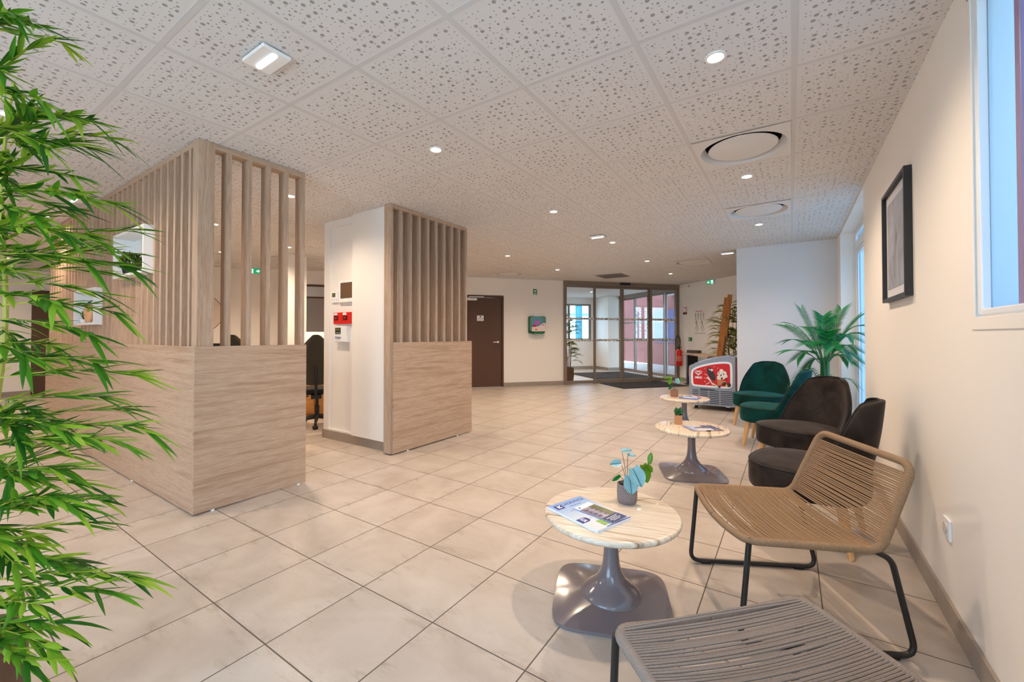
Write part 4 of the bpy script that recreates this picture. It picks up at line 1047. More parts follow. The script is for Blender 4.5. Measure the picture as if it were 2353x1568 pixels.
# wall picture and socket on the right wall
t = thing('framed_picture', 'black framed misty grey art print hanging on the right wall', 'picture', (.545, 3.38, 1.405), -PI/2)
fb = MB().box(-.33, -.034, 0, .33, 0, .022).box(-.33, -.034, .678, .33, 0, .70).box(-.33, -.034, .022, -.308, 0, .678).box(.308, -.034, .022, .33, 0, .678)
fb.obj('frame', black_m, t, bevel=.001)
MB().box(-.308, -.012, .022, .308, -.008, .678).obj('passe_partout', M('off_white_mount', rgb(226, 224, 228), .6, var=.01), t)
def art():
    m, N, L, B = nt('misty_grey_print'); tt = N.new('ShaderNodeTexCoord'); mp = N.new('ShaderNodeMapping'); mp.inputs['Scale'].default_value = (2, 1, 1.2); L.new(tt.outputs['Object'], mp.inputs[0])
    n = N.new('ShaderNodeTexNoise'); n.inputs['Scale'].default_value = 3.2; n.inputs['Detail'].default_value = 7; n.inputs['Distortion'].default_value = .8; L.new(mp.outputs[0], n.inputs['Vector'])
    L.new(ramp(N, L, n.outputs['Fac'], [(.3, rgb(112, 110, 112)), (.45, rgb(158, 160, 168)), (.6, rgb(176, 180, 190)), (.75, rgb(206, 208, 214))]), B.inputs['Base Color']); B.inputs['Roughness'].default_value = .4; return m
MB().box(-.262, -.014, .078, .262, -.012, .622).obj('print', art(), t)
t = thing('wall_socket', 'white double wall socket low on the right wall behind the rope chair', 'socket', (.545, 2.50, .342), -PI/2)
MB().box(-.045, -.010, 0, .045, 0, .085).obj('cover_plate', pvc_m, t, bevel=.003)
MB().lathe([(.022, 0), (.024, .004), (.020, .004)], 20).xf(Matrix.Translation((0, -.010, .042)) @ Matrix.Rotation(PI/2, 4, 'X')).obj('outlet', M('socket_warm_white', rgb(214, 206, 198), .5), t)  # outlet ring in a darker, warmer white than the cover plate

# ================================================================== FREEZER
t = thing('ice_cream_freezer', 'grey ice cream chest freezer with red picture panel, beside the end wall', 'freezer', (-1.041, 7.352, 0))
FX = lambda x: x + 1.041
prof = [(-1.377, .075), (-1.377, .690), (-1.345, .712), (-1.265, .748), (-1.15, .79), (-1.041, .822), (-.93, .848), (-.825, .864), (-.73, .875), (-.708, .872), (-.708, .075)]
prof = [(FX(x), z) for x, z in prof]
fz = M('grey_moulded_plastic', rgb(142, 150, 162), .4, var=.04, scale=5)
fz_d = M('dark_vent_interior', rgb(34, 38, 46), .8)
MB().prism(prof, .0, .045, 'y').obj('side_shell', fz, t, bevel=.006, seg=3)
MB().prism(prof, 1.20, 1.245, 'y').obj('side_shell', fz, t, bevel=.006, seg=3)
inner = [(x*.97, z if i in (0, len(prof)-1) else z - .022) for i, (x, z) in enumerate(prof)]
MB().prism(inner, .045, 1.20, 'y').obj('body', white_m, t)
MB().box(FX(-1.387), .02, .52, FX(-1.367), 1.22, .66).obj('red_front_band', red_m, t, bevel=.003)
MB().box(FX(-.722), .03, .10, FX(-.694), 1.21, .80).obj('red_back_panel', M('deep_red_panel', rgb(150, 10, 20), .4), t)
lid = [(FX(x), z + .004) for x, z in ((-1.30, .738), (-1.15, .795), (-1.041, .827), (-.93, .853), (-.80, .872))]
lidp = lid + [(x, z - .012) for x, z in lid[::-1]]
MB().prism(lidp, .06, 1.18, 'y').obj('glass_lid', M('smoked_lid_glass', rgb(130, 150, 165), .1, coat=.8), t)
# grille with slots
MB().box(FX(-1.345), -.004, .075, FX(-.725), .004, .335).obj('grille_plate', fz, t, bevel=.002)
m = MB()
for k in range(8):
    z = .312 - k*.0285
    for a, b in ((-1.325, -1.235), (-1.215, -1.095), (-1.075, -.935), (-.915, -.745)):
        m.box(FX(a), -.0065, z - .006, FX(b), -.0035, z + .004)
m.obj('vent_slots', fz_d, t)
MB().prism([(FX(-1.21), .330), (FX(-1.20), .338), (FX(-1.0), .333), (FX(-.98), .324), (FX(-1.21), .324)], -.008, -.003, 'y').obj('hand_slot', fz_d, t)
# picture panel: white border, red field, ice creams, heart, lettering
def inset(poly, d):
    cx = sum(p[0] for p in poly)/len(poly); cz = sum(p[1] for p in poly)/len(poly); out = []
    n = len(poly)
    for i in range(n):
        a, b, c = Vector(poly[i-1]), Vector(poly[i]), Vector(poly[(i+1) % n])
        t1 = (b-a).normalized(); t2 = (c-b).normalized(); nn = Vector((-(t1.y+t2.y), t1.x+t2.x))
        if nn.length < 1e-6: nn = Vector((-t1.y, t1.x))
        nn.normalize()
        if nn.dot(Vector((cx, cz)) - b) < 0: nn = -nn
        out.append(tuple(b + nn*d))
    return out
raw = [(-1.345, .50), (-1.345, .59), (-1.325, .645), (-1.265, .685), (-1.15, .728), (-1.01, .762), (-.90, .778), (-.81, .780), (-.765, .762), (-.748, .715), (-.748, .46), (-.752, .40), (-.775, .370), (-.82, .360), (-1.0, .362), (-1.25, .366), (-1.315, .372), (-1.340, .41)]
pp = [tuple(v)[:2] for v in []]
raw = [(FX(x), z) for x, z in raw]
# smooth the outline by one Chaikin pass
ch = []
for i in range(len(raw)):
    a = Vector(raw[i]); b = Vector(raw[(i+1) % len(raw)]); ch += [tuple(a*.75 + b*.25), tuple(a*.25 + b*.75)]
MB().prism(ch, -.006, .0, 'y').obj('white_border', pvc_m, t)
MB().prism(inset(ch, .030), -.008, -.005, 'y').obj('red_field', red_ink, t)
def heart(cx, cz, s, y0, y1, n=36):
    return [(cx + math.sin(a)**3 * 16*s, cz + (13*math.cos(a) - 5*math.cos(2*a) - 2*math.cos(3*a) - math.cos(4*a))*s*.85) for a in [2*PI*k/n for k in range(n)]]
hc = (FX(-1.235), .590)
def heart_ring(mb, c, s, r, k0=0, k1=36, n=36):
    pts = heart(c[0], c[1], s, 0, 0, n); pts = [(p[0], -.010, p[1]) for p in pts]
    seq = [pts[i % n] for i in range(k0, k1 + 1)]
    return mb.tube(seq, r, 6)
b = MB(); heart_ring(b, hc, .0031, .0045, 17, 52); heart_ring(b, hc, .0017, .0042, 1, 33)
b.obj('heart_emblem', white_ink, t)
text('MIKO', .042, white_ink, t, (FX(-1.232), -.0095, .512), bold=.0022)
choc = M('dark_chocolate_print', rgb(48, 26, 20), .4, var=.15, scale=30); cream = M('vanilla_print', rgb(238, 226, 212), .5, var=.08, scale=60)
e = [(FX(-1.055) + .052*math.cos(a)*1.0 + .020*math.sin(a), .575 + .105*math.sin(a) - .02*math.cos(a)) for a in [2*PI*k/28 for k in range(28)]]
e = [(FX(-1.045) + math.cos(a)*.056*math.cos(.28) + math.sin(a)*.108*-math.sin(.28)*-1*(-1), .580 + math.sin(a)*.108*math.cos(.28) + math.cos(a)*.056*-math.sin(.28)) for a in [2*PI*k/28 for k in range(28)]]
MB().prism(e, -.012, -.008, 'y').obj('chocolate_bar_print', choc, t)
MB().prism([(FX(-1.085), .665), (FX(-1.06), .648), (FX(-1.035), .662), (FX(-1.012), .640), (FX(-1.03), .625), (FX(-1.055), .618), (FX(-1.04), .634), (FX(-1.075), .64)], -.0135, -.012, 'y').obj('bite_highlight_print', cream, t)
b = MB()
for (x0, z0, x1, z1, w_) in ((-1.10, .55, -1.145, .575, .006), (-1.09, .50, -1.15, .51, .006), (-1.07, .44, -1.13, .40, .008), (-1.10, .53, -1.02, .40, .016), (-1.04, .43, -.95, .385, .014), (-1.13, .45, -1.15, .46, .005), (-1.11, .42, -1.12, .43, .004), (-1.14, .655, -1.13, .67, .003), (-1.005, .69, -.995, .70, .004), (-.945, .685, -.955, .66, .004)):
    b.tube([(FX(x0), -.010, z0), (FX((x0+x1)/2), -.010, (z0+z1)/2 + .004), (FX(x1), -.010, z1)], [w_, w_*.7, w_*.3], 6)
b.obj('milk_splash_print', cream, t)
MB().prism([(FX(-.965), .50), (FX(-.835), .475), (FX(-.950), .385)], -.012, -.0085, 'y').obj('cone_print', M('wafer_print', rgb(196, 132, 84), .5, var=.15, scale=80), t)
b = MB()
for x, z, r_ in ((-.925, .59, .034), (-.885, .545, .045), (-.93, .525, .036), (-.86, .60, .032), (-.90, .635, .028), (-.845, .555, .03)): b.sphere((FX(x), -.009, z), r_, 14, 8, (1, .12, 1))
b.obj('ice_scoops_print', cream, t)
b = MB()
for x, z, r_ in ((-.905, .565, .012), (-.87, .585, .010), (-.895, .52, .014), (-.935, .60, .008), (-.86, .43, .03), (-.80, .42, .034), (-.93, .385, .02), (-.835, .505, .012)): b.sphere((FX(x), -.013, z), r_, 12, 6, (1, .12, 1))
b.obj('chocolate_chips_print', choc, t)
MB().prism([(FX(-.855), .392), (FX(-.805), .392), (FX(-.83), .440)], -.018, -.015, 'y').obj('cone_badge_print', M('orange_print', rgb(236, 150, 50), .5), t)
for x, y in ((-1.285, .10), (-.82, .10), (-1.285, 1.15), (-.82, 1.15)):
    f = MB().box(FX(x) - .03, y - .03, .055, FX(x) + .03, y + .03, .078).tube([(FX(x), y + .012, .04), (FX(x), y, .06)], .010, 6).obj('castor', chrome_m, t)
    MB().lathe([(.001, -.020), (.028, -.020), (.028, -.006), (.018, -.004), (.018, .004), (.028, .006), (.028, .020), (.001, .020)], 18, cap=False).xf(Matrix.Translation((FX(x), y - .004, .0285)) @ Matrix.Rotation(PI/2, 4, 'Y')).obj('wheel', dark_m, f, smooth=True)

# ================================================================== VELVET CHAIRS
def seat_mesh(z0, z1, w, d, y0, n=56, rings=7, dome=.022):
    """cushion: plan is a rounded D (front bulging), local -y is the front"""
    def P(a, k):
        c_, s_ = math.cos(a), math.sin(a); q = (abs(c_)**2.7 + abs(s_)**2.7) ** (-1/2.7)
        return (k * w/2 * q * c_ * (1 - .06*max(0, s_)), y0 + k * d/2 * q * s_)
    prof = []   # (k, z)
    prof += [(.001, z0), (.90, z0), (.965, z0 + .006), (.992, z0 + .02), (1.0, z0 + .05), (1.0, z1 - .028), (.995, z1 - .014), (.975, z1 - .003)]
    for i in range(1, rings): u = i / rings; prof.append((.975 * (1-u), z1 - .003 + dome * (1 - (1-u)**2)))
    vs = []; fs = []
    for k, z in prof:
        for i in range(n): x, y = P(2*PI*i/n, k); vs.append((x, y, z))
    m_ = len(prof)
    for j in range(m_-1):
        for i in range(n): i2 = (i+1) % n; fs.append((j*n+i, j*n+i2, (j+1)*n+i2, (j+1)*n+i))
    fs.append(tuple(range(n))[::-1]); fs.append(tuple((m_-1)*n+i for i in range(n)))
    pipe = [(*P(2*PI*i/n, .988), z1 - .006) for i in range(n)]
    return MB().add(vs, fs), pipe
def back_surface():
    """closed padded shell that wraps the rear of the seat; returns mesh + piping line"""
    ks = [0, .12, .3, .45, .58, .70, .81, .90, .955, .985, 1.0]
    wv = [.286, .302, .312, .312, .302, .278, .246, .216, .196, .176, .140]
    NU = 22; H0, H1 = .245, .835; th_ = .062
    def S(u, j, front):
        v = ks[j]; w_ = wv[j]; au = abs(u); th = th_ * (1 - .25*v) * (1 - au**6*.75) * (1 if v < .97 else .62)
        x = u * w_
        wrap = (.27 - .185*v) * au**2.6
        y = .225 + .115*v + .02*math.sin(PI*v) - wrap
        z = H0 + (H1 - H0) * v - .018 * au**4 * v
        if front: y -= th; x *= (1 - .07*au)
        return (x, y, z)
    W = NU + 1; vs = []; fs = []; rows = len(ks)
    for fr in (0, 1):
        for j in range(rows):
            for i in range(W): vs.append(S(i/NU*2 - 1, j, fr))
    off = W * rows
    for fr in (0, 1):
        for j in range(rows-1):
            for i in range(NU):
                a = fr*off + j*W + i; f = (a, a+1, a+W+1, a+W); fs.append(f if not fr else f[::-1])
    for i in range(NU):
        fs.append((i, i+1, off+i+1, off+i)[::-1]); a = (rows-1)*W + i; fs.append((a, a+1, off+a+1, off+a))
    for j in range(rows-1):
        a = j*W; fs.append((a, a+W, off+a+W, off+a)); a = j*W + NU; fs.append((a, a+W, off+a+W, off+a)[::-1])
    line = [S(-1, j, 1) for j in range(1, rows)] + [S(i/NU*2 - 1, rows-1, 1) for i in range(1, NU)] + [S(1, j, 1) for j in range(rows-1, 0, -1)]
    return MB().add(vs, fs), line
def velvet_chair(loc, rz, label, fab, pipe_m, group):
    t = thing('velvet_lounge_chair', label, 'chair', loc, rz, group)
    sm, pl = seat_mesh(.262, .425, .60, .60, -.02)
    sm.obj('seat', fab, t, smooth=True, ang=60)
    MB().tube(pl, .0045, 6, closed=True).obj('seat_piping', pipe_m, t, smooth=True)
    bm2, ln = back_surface(); o = bm2.obj('backrest', fab, t, smooth=True, sub=1, ang=80)
    MB().tube(ln, .0045, 6).obj('back_piping', pipe_m, t, smooth=True)
    for sx, sy in ((-1, -1), (1, -1), (-1, 1), (1, 1)):
        MB().tube([(sx*.195, sy*.185 - .02, .268), (sx*.205, sy*.20 - .02, .20), (sx*.235, sy*.235 - .02, .0)], [.028, .026, .014], 16).obj('leg', beech_m, t, smooth=True)
    return t
gA, gB = 'dark green velvet chairs', 'charcoal velvet chairs'
def fac_(deg): return math.radians(deg) + PI/2     # local -y looks along deg
velvet_chair((.10, 3.15, 0), fac_(168), 'charcoal velvet lounge chair directly behind the tan rope chair, seen from its side', velvet_grey, velvet_grey_pipe, gB)
velvet_chair((.08, 4.36, 0), fac_(224), 'charcoal velvet lounge chair with its full backrest showing, second from the rope chair', velvet_grey, velvet_grey_pipe, gB)
velvet_chair((-.15, 5.40, 0), fac_(173), 'dark green velvet chair turned sideways with a bright teal lit seat', velvet_green, velvet_green_pipe, gA)
velvet_chair((-.33, 6.48, 0), fac_(252), 'dark green velvet chair against the end wall beside the freezer, facing the camera', velvet_green, velvet_green_pipe, gA)

# ================================================================== ROPE CHAIRS
def rope_chair(loc, th, label, rope, d=.47, b=.13, zt=.705, seed=1):
    """local +x runs from front to rear, +y to the chair's left; origin on floor under front edge centre"""
    rng = random.Random(seed)
    t = thing('rope_lounge_chair', label, 'chair', loc, th, 'black framed rope chairs')
    W = .30; zf, zr = .402, .392; R_ = .0135
    def side(s_): return [(.0, s_*W, zf), (d, s_*W, zr), (d+b, s_*W, zt)]
    path = smooth_path([(-.016, -.001, zf - .026), (-.013, -.14, zf - .021), (0, -W, zf), (d, -W, zr), (d+b, -W+.022, zt), (d+b, W-.022, zt), (d, W, zr), (0, W, zf), (-.013, .14, zf - .021), (-.016, .001, zf - .026)],
                       [.10, .05, .045, .06, .06, .045, .05, .10], 7)
    core = resample(path, .004)
    MB().tube(core, R_ * .78, 10).obj('rail_frame', black_m, t, smooth=True)
    fine = resample(path, .00125)
    MB().tube(fine, [R_ + .0016 * abs(math.sin(PI * i * .00125 / .0062)) for i in range(len(fine))], 12).obj('wrapped_rail', rope, t, smooth=True, ang=80, fix=False)
    # cords between the two side rails
    def rail(u):   # u: distance along side line from front
        if u < d: return (u, zf + (zr - zf)*u/d)
        L2 = math.hypot(b, zt - zr); k = (u - d)/L2; return (d + b*k, zr + (zt-zr)*k)
    def cords(u0, u1, pitch, sag, name):
        m_ = MB(); n = int((u1-u0)/pitch)
        for i in range(n):
            u = u0 + pitch*(i + .5); x, z = rail(u); wob = rng.uniform(-.0022, .0022); sg = sag * rng.uniform(.85, 1.15); edge = min(1, i/4 + .35, (n-1-i)/4 + .35)
            nx, nz = (0, -1) if u < d else ((zt-zr)/math.hypot(b, zt-zr), -b/math.hypot(b, zt-zr))
            pts = []
            for k in range(13):
                y = (k/12*2 - 1) * (W - .002 - (.022 * max(0, (u - d) / math.hypot(b, zt - zr)))); q = (1 - (k/12*2-1)**2)
                pts.append((x - .014*q*max(0, 1 - u/.16) + nx*sg*q*edge + (wob*q if u < d else 0), y, z + .010*(1 if u < d else .3)*(1 - 0) + nz*sg*q*edge + (0 if u < d else wob*q)))
            m_.tube(pts, .0038, 6, caps=False)
        return m_.obj(name, rope, t, smooth=True, fix=False)
    cords(.006, d - .005, .0088, .020, 'seat_cords')
    cords(d + .012, d + math.hypot(b, zt - zr) - .035, .0088, .016, 'back_cords')
    for s_ in (-1, 1):
        pth = smooth_path([(.005, s_*W, zf - .01), (-.012, s_*(W+.0), .20), (-.03, s_*W, .0125), (d + .115, s_*W, .0125), (d + .035, s_*W, zr - .030), (d - .02, s_*W, zr - .004)], [.12, .05, .055, .04], 8)
        MB().tube(resample(pth, .012), .0105, 12).obj('sled_leg', black_m, t, smooth=True)
        for x in (.045, d + .03): MB().box(x - .022, s_*W - .013, 0, x + .022, s_*W + .013, .016).obj('foot_pad', dark_m, t, bevel=.002)
    return t
rope_chair((-.281, 2.131, 0), .478, 'tan rope lounge chair with black sled frame, standing between near table and right wall', rope_tan, seed=1)
rope_chair((-.190, 1.324, 0), -.76, 'grey beige rope lounge chair cut off by the bottom edge, nearest the camera', rope_grey, b=.16, d=.485, seed=2)

# ================================================================== COFFEE TABLES
def coffee_table(loc, rz, label, top_rz=0):
    t = thing('coffee_table', label, 'table', loc, rz, 'round striped coffee tables')
    o = MB().lathe([(.001, .370), (.280, .370), (.292, .373), (.2985, .381), (.300, .389), (.2975, .3955), (.292, .399), (.286, .400), (.001, .400)], 72, cap=False).obj('tabletop', table_m, t, smooth=True, ang=50)
    o.rotation_euler = (0, 0, top_rz)
    n, rows = 96, 60; vs = []; fs = []
    for j in range(rows + 1):
        v = j/rows
        for i in range(n):
            a = 2*PI*i/n; c_, s_ = math.cos(a), math.sin(a); q = (abs(c_)**5.5 + abs(s_)**5.5) ** (-1/5.5) * .252
            # v 0..0.1 rim, ..0.55 plate, ..1 bell + column
            if v <= .1: k = v/.1; r = q * (1 - .0*k); z = .0 + .014*k
            elif v <= .55:
                k = (v-.1)/.45; r = q*(1-k) + .135*k; diag = abs(math.sin(2*a)); z = .014 + .020*k**1.1 + .002*diag*max(0.0, math.sin(PI*k)) - .006*max(0, k-.8)*5*0
            else:
                k = (v-.55)/.45
                PR = [(.135, .034), (.131, .043), (.116, .057), (.090, .076), (.066, .099), (.048, .128), (.038, .165), (.033, .215), (.031, .27), (.032, .33), (.040, .370)]
                q_ = k * (len(PR) - 1); i0 = min(len(PR) - 2, int(q_)); f_ = q_ - i0
                r = PR[i0][0] * (1-f_) + PR[i0+1][0] * f_; z = PR[i0][1] * (1-f_) + PR[i0+1][1] * f_
            vs.append((r*c_, r*s_, z))
    for j in range(rows):
        for i in range(n): i2 = (i+1) % n; fs.append((j*n+i, j*n+i2, (j+1)*n+i2, (j+1)*n+i))
    fs.append(tuple(range(n))[::-1]); fs.append(tuple(rows*n + i for i in range(n)))
    MB().add(vs, fs).obj('pedestal', grey_m, t, smooth=True, ang=60)
    return t
coffee_table((-.680, 1.850, 0), math.radians(21), 'round striped coffee table nearest the camera, carrying a leafy plant in a woven pot', math.radians(-8))
coffee_table((-.715, 3.91, 0), math.radians(23), 'middle round striped coffee table, carrying a small succulent and open brochures', math.radians(77))
coffee_table((-1.13, 5.72, 0), math.radians(25), 'farthest round striped coffee table, in front of the freezer', math.radians(-10))

# things on table 1
def blade(L_, w_, kind):
    """oval leaf, base at origin, length along +y"""
    n = 10; vs = []; fs = []
    for j in range(n + 1):
        v = j/n; hw = w_/2 * (math.sin(PI*min(1, .12 + .88*v))**.5) * (1 if v < .6 else 1 - .45*((v-.6)/.4)**2)
        if j == n: hw = .0008
        for i in range(5):
            u = i/2 - 1; vs.append((u*hw, v*L_ - (.18*L_*(1-v)**3*abs(u) if kind else 0)*0 - (abs(u)*.10*L_ if j == 0 else 0), .10*w_*u*u - .16*L_*v*v))
    for j in range(n):
        for i in range(4): a = j*5+i; fs.append((a, a+1, a+6, a+5))
    return MB().add(vs, fs)
def leafy_plant(loc, label, pot_mat, pot_r, pot_h, leaves, name='potted_leafy_plant'):
    t = thing(name, label, 'plant', loc)
    MB().lathe([(.001, 0), (pot_r*.88, 0), (pot_r*.98, pot_h*.15), (pot_r, pot_h*.55), (pot_r*.97, pot_h), (pot_r*.88, pot_h*1.01), (pot_r*.84, pot_h*.93), (pot_r*.84, pot_h*.85), (.001, pot_h*.85)], 40, cap=False).obj('pot', pot_mat, t, smooth=True, ang=50)
    MB().lathe([(.001, pot_h*.87), (pot_r*.84, pot_h*.86)], 24, cap=False).obj('soil', soil_m, t)
    st = MB()
    for (px, py, pz), (dx, dy, dz), (nx, ny, nz), L_, w_, mt in leaves:
        tip = Vector((px, py, pz)); st.tube(smooth_path([(px*.12, py*.12, pot_h*.85), (px*.35, py*.35, pot_h*.85 + (pz-pot_h)*.6), tip], .05, 5), .0013, 6)
        ydir = Vector((dx, dy, dz)).normalized(); zdir = Vector((nx, ny, nz)); zdir = (zdir - ydir*zdir.dot(ydir)).normalized(); xdir = ydir.cross(zdir)
        o = blade(L_, w_, 1).obj('leaf', mt, t, smooth=True, ang=80)
        o.matrix_local = Matrix((( xdir.x, ydir.x, zdir.x, tip.x), (xdir.y, ydir.y, zdir.y, tip.y), (xdir.z, ydir.z, zdir.z, tip.z), (0, 0, 0, 1)))
    st.obj('stem', M('reddish_stem', rgb(96, 52, 44), .5), t, smooth=True)
    return t
RI = Vector((math.cos(math.radians(-33.877)) , -math.sin(math.radians(33.877)), 0)) if False else Vector((.830, .557, 0))
# camera right in world is (.830,.557); camera forward is (-.557,.830)
def cr(r, f, u): return (.830*r - .557*f, .557*r + .830*f, u)
TO = cr(0, -1, .35)
P1 = Vector(cr(0, 0, 0))
leafy_plant((-.650, 1.985, .400), 'striped leaf plant in a woven pot on the nearest coffee table', basket_m, .047, .088, [
    (cr(.022, -.02, .165), cr(.35, -.4, -.75), cr(.1, -1, .45), .088, .080, stripe_m),
    (cr(.002, -.035, .135), cr(.05, -.35, -.9), cr(0, -1, .3), .082, .070, stripe_m),
    (cr(-.030, .0, .185), cr(-1, -.2, -.02), cr(-.1, -.8, .55), .052, .036, stripe_m),
    (cr(-.022, .01, .238), cr(.9, .1, .12), cr(0, -.45, .9), .052, .032, stripe_m),
    (cr(.004, .0, .222), cr(.75, -.2, .05), cr(.0, -.5, .8), .036, .024, stripe_m),
    (cr(-.038, -.01, .130), cr(-.8, -.1, -.65), cr(.5, -.8, -.2), .045, .028, palm_leaf),
    (cr(.035, .02, .12), cr(.3, .2, -.9), cr(.4, -.8, .2), .055, .035, palm_leaf),
    (cr(.085, .03, .165), cr(.25, -.2, -.9), cr(.3, -.9, .2), .085, .058, plain_leaf),
    (cr(.105, .03, .165), cr(.5, .1, -.6), cr(-.2, -.9, .4), .05, .03, plain_leaf),
    (cr(.118, .03, .175), cr(.1, .0, .8), cr(-.6, -.8, .0), .052, .026, plain_leaf),
])
leafy_plant((-1.250, 5.715, .400), 'leafy plant in a brown clay pot on the farthest coffee table', terra_m, .048, .088, [
    (cr(.022, -.02, .235), cr(.2, -.4, -.75), cr(.1, -1, .45), .075, .062, stripe_m),
    (cr(-.045, .0, .235), cr(-.3, -.2, -.8), cr(-.1, -.8, .55), .085, .055, plain_leaf),
    (cr(-.03, .0, .24), cr(-.9, .1, .25), cr(0, -.55, .9), .07, .035, plain_leaf),
    (cr(-.03, -.01, .15), cr(-.6, -.1, -.75), cr(.5, -.8, .2), .075, .04, succ_leaf),
    (cr(.09, .02, .235), cr(.5, .1, -.7), cr(.4, -.8, .2), .06, .03, plain_leaf),
    (cr(-.07, .03, .235), cr(-.9, .1, .2), cr(.0, -.8, .5), .06, .028, plain_leaf),
])
# succulent in a cork pot, table 2
t = thing('potted_succulent', 'small dark green succulent in a square cork pot on the middle coffee table', 'plant', (-.835, 3.975, .400), math.radians(20))
MB().prism(rrect(-.030, -.030, .030, .030, .008), 0, .082, 'z').obj('pot', cork_m, t, bevel=.002)
MB().box(-.026, -.026, .074, .026, .026, .083).obj('soil', soil_m, t)
b = MB()
for k in range(17):
    a = k * 2.4; e = .35 + .65 * k/17; L_ = .045 + .02*(1-e); ax = Vector((math.cos(a)*e, math.sin(a)*e, 1.05 - e*.75)).normalized(); sd = ax.cross(Vector((0, 0, 1))).normalized()
    p = Vector((0, 0, .078 + .035*(1-e))); nrm = ax.cross(sd)
    c = [p, p + ax*L_*.35, p + ax*L_*.75, p + ax*L_]; w_ = [.004, .011, .010, .001]
    b.tube(c, w_, 8)
b.obj('foliage', succ_leaf, t, smooth=True, fix=False)

# magazines
def booklet(name, label, cat, loc, rz, L_, W_, th, cover, group=None, pages=paper_m, tiltx=0.0):
    """L_ along local y (reading height), W_ along x"""
    t = thing(name, label, cat, loc, rz, group)
    t.rotation_euler = (tiltx, 0, rz)
    MB().box(-W_/2, -L_/2, 0, W_/2, L_/2, th - .0006).obj('pages', pages, t)
    MB().box(-W_/2 - .0004, -L_/2 - .0004, th - .0006, W_/2 + .0004, L_/2 + .0004, th).obj('cover', cover, t)
    return t
def grad_cover(name, stops, axis=1, lo=-.15, hi=.15, nscale=0, ncol=None, nthr=.55):
    m, N, L, B = nt(name); tt = N.new('ShaderNodeTexCoord'); s = N.new('ShaderNodeSeparateXYZ'); L.new(tt.outputs['Object'], s.inputs[0])
    f = math_(N, L, 'DIVIDE', math_(N, L, 'SUBTRACT', s.outputs[axis], lo), hi - lo); c = ramp(N, L, f, stops)
    n = N.new('ShaderNodeTexNoise'); n.inputs['Scale'].default_value = nscale or 40; n.inputs['Detail'].default_value = 5; L.new(tt.outputs['Object'], n.inputs['Vector'])
    if ncol: c = mixc(N, L, math_(N, L, 'GREATER_THAN', n.outputs['Fac'], nthr), c, ncol)
    L.new(c, B.inputs['Base Color']); B.inputs['Roughness'].default_value = .25; B.inputs['Coat Weight'].default_value = .4; return m
TZ = .4005
mag_c = grad_cover('pale_blue_printed_cover', [(0, rgb(226, 232, 236)), (.35, rgb(224, 232, 242)), (.75, rgb(176, 204, 240)), (1, rgb(140, 178, 236))])
t = booklet('holiday_magazine', 'thick pale blue LAGRANGE magazine lying under a brochure on the nearest table', 'magazine', (-.749, 1.751, TZ), math.radians(70.5), .297, .212, .012, mag_c)
zc = .0122
text('LAGRANGE', .031, blue_ink, t, (.026, .118, zc), (0, 0, 0), sx=.86, ext=.0002)
text('vacances', .020, M('soft_blue_ink', rgb(104, 132, 190), .5), t, (.014, .090, zc), (0, 0, 0), ext=.0002)
b = MB().prism([(-.094, .088), (-.050, .088), (-.046, .130), (-.090, .130)], zc - .0002, zc + .0003, 'z').obj('emblem_block', blue_ink, t)
MB().prism([(-.080, .098), (-.060, .098), (-.058, .104), (-.072, .104), (-.070, .122), (-.078, .122)], zc + .0003, zc + .0006, 'z').prism([(-.068, .108), (-.052, .124), (-.056, .127), (-.070, .114)], zc + .0003, zc + .0006, 'z').obj('emblem_mark', white_ink, t)
MB().prism([(-.1062, -.070), (-.066, -.070), (-.054, -.064), (-.050, -.050), (-.054, -.036), (-.066, -.030), (-.1062, -.030)], zc - .0002, zc + .0006, 'z').obj('season_badge', blue_ink, t)
text('ÉTÉ', .013, white_ink, t, (-.080, -.041, zc + .0008), (0, 0, 0), ext=.0002, bold=.0004)
text('24', .022, white_ink, t, (-.080, -.057, zc + .0008), (0, 0, 0), ext=.0002, bold=.0008)
MB().box(-.045, -.135, zc - .0002, .10, -.085, zc + .0002).obj('photo_strip', grad_cover('green_garden_photo', [(0, rgb(120, 160, 90)), (1, rgb(205, 215, 200))], 0, -.05, .1, 60, rgb(150, 190, 60), .52), t)
MB().box(-.045, -.148, zc - .0002, .106, -.143, zc + .0002).obj('blue_rule', blue_ink, t)
MB().box(-.04, -.080, zc - .0002, .02, -.010, zc + .0001).obj('sketch_print', grad_cover('pale_sketch_print', [(0, rgb(220, 226, 236)), (1, rgb(226, 232, 240))], 1, -.1, .1, 70, rgb(186, 194, 210), .55), t)
MB().box(-.060, .045, zc - .0002, -.040, .047, zc + .0002).box(-.045, .056, zc - .0002, -.015, .058, zc + .0002).obj('sketch_lines', M('slate_ink', rgb(110, 120, 140), .5), t)

t = booklet('hotel_brochure', 'slim brochure with a photo of a wooded building, lying on the blue magazine', 'brochure', (-.700, 1.768, TZ + .0127), math.radians(76), .205, .105, .003, white_ink, pages=M('bright_blue_backing', rgb(40, 110, 190), .4))
zc = .0032
MB().box(-.052, -.046, zc - .0004, .052, .070, zc).obj('photo_print', grad_cover('building_photo_print', [(0, rgb(120, 112, 130)), (.4, rgb(178, 170, 190)), (.58, rgb(160, 150, 150)), (.62, rgb(92, 96, 52)), (1, rgb(110, 112, 64))], 0, -.052, .052, 120, rgb(140, 130, 130), .6), t)
for k in range(4): MB().box(-.040, .042 - k*.024, zc, -.020, .056 - k*.024, zc + .0002).box(.0, .042 - k*.024, zc, .014, .052 - k*.024, zc + .0002).obj('window_print', M('grey_window_print', rgb(96, 92, 112), .5), t)
MB().box(-.052, -.102, zc - .0004, .052, -.046, zc).obj('navy_field', navy_ink, t)
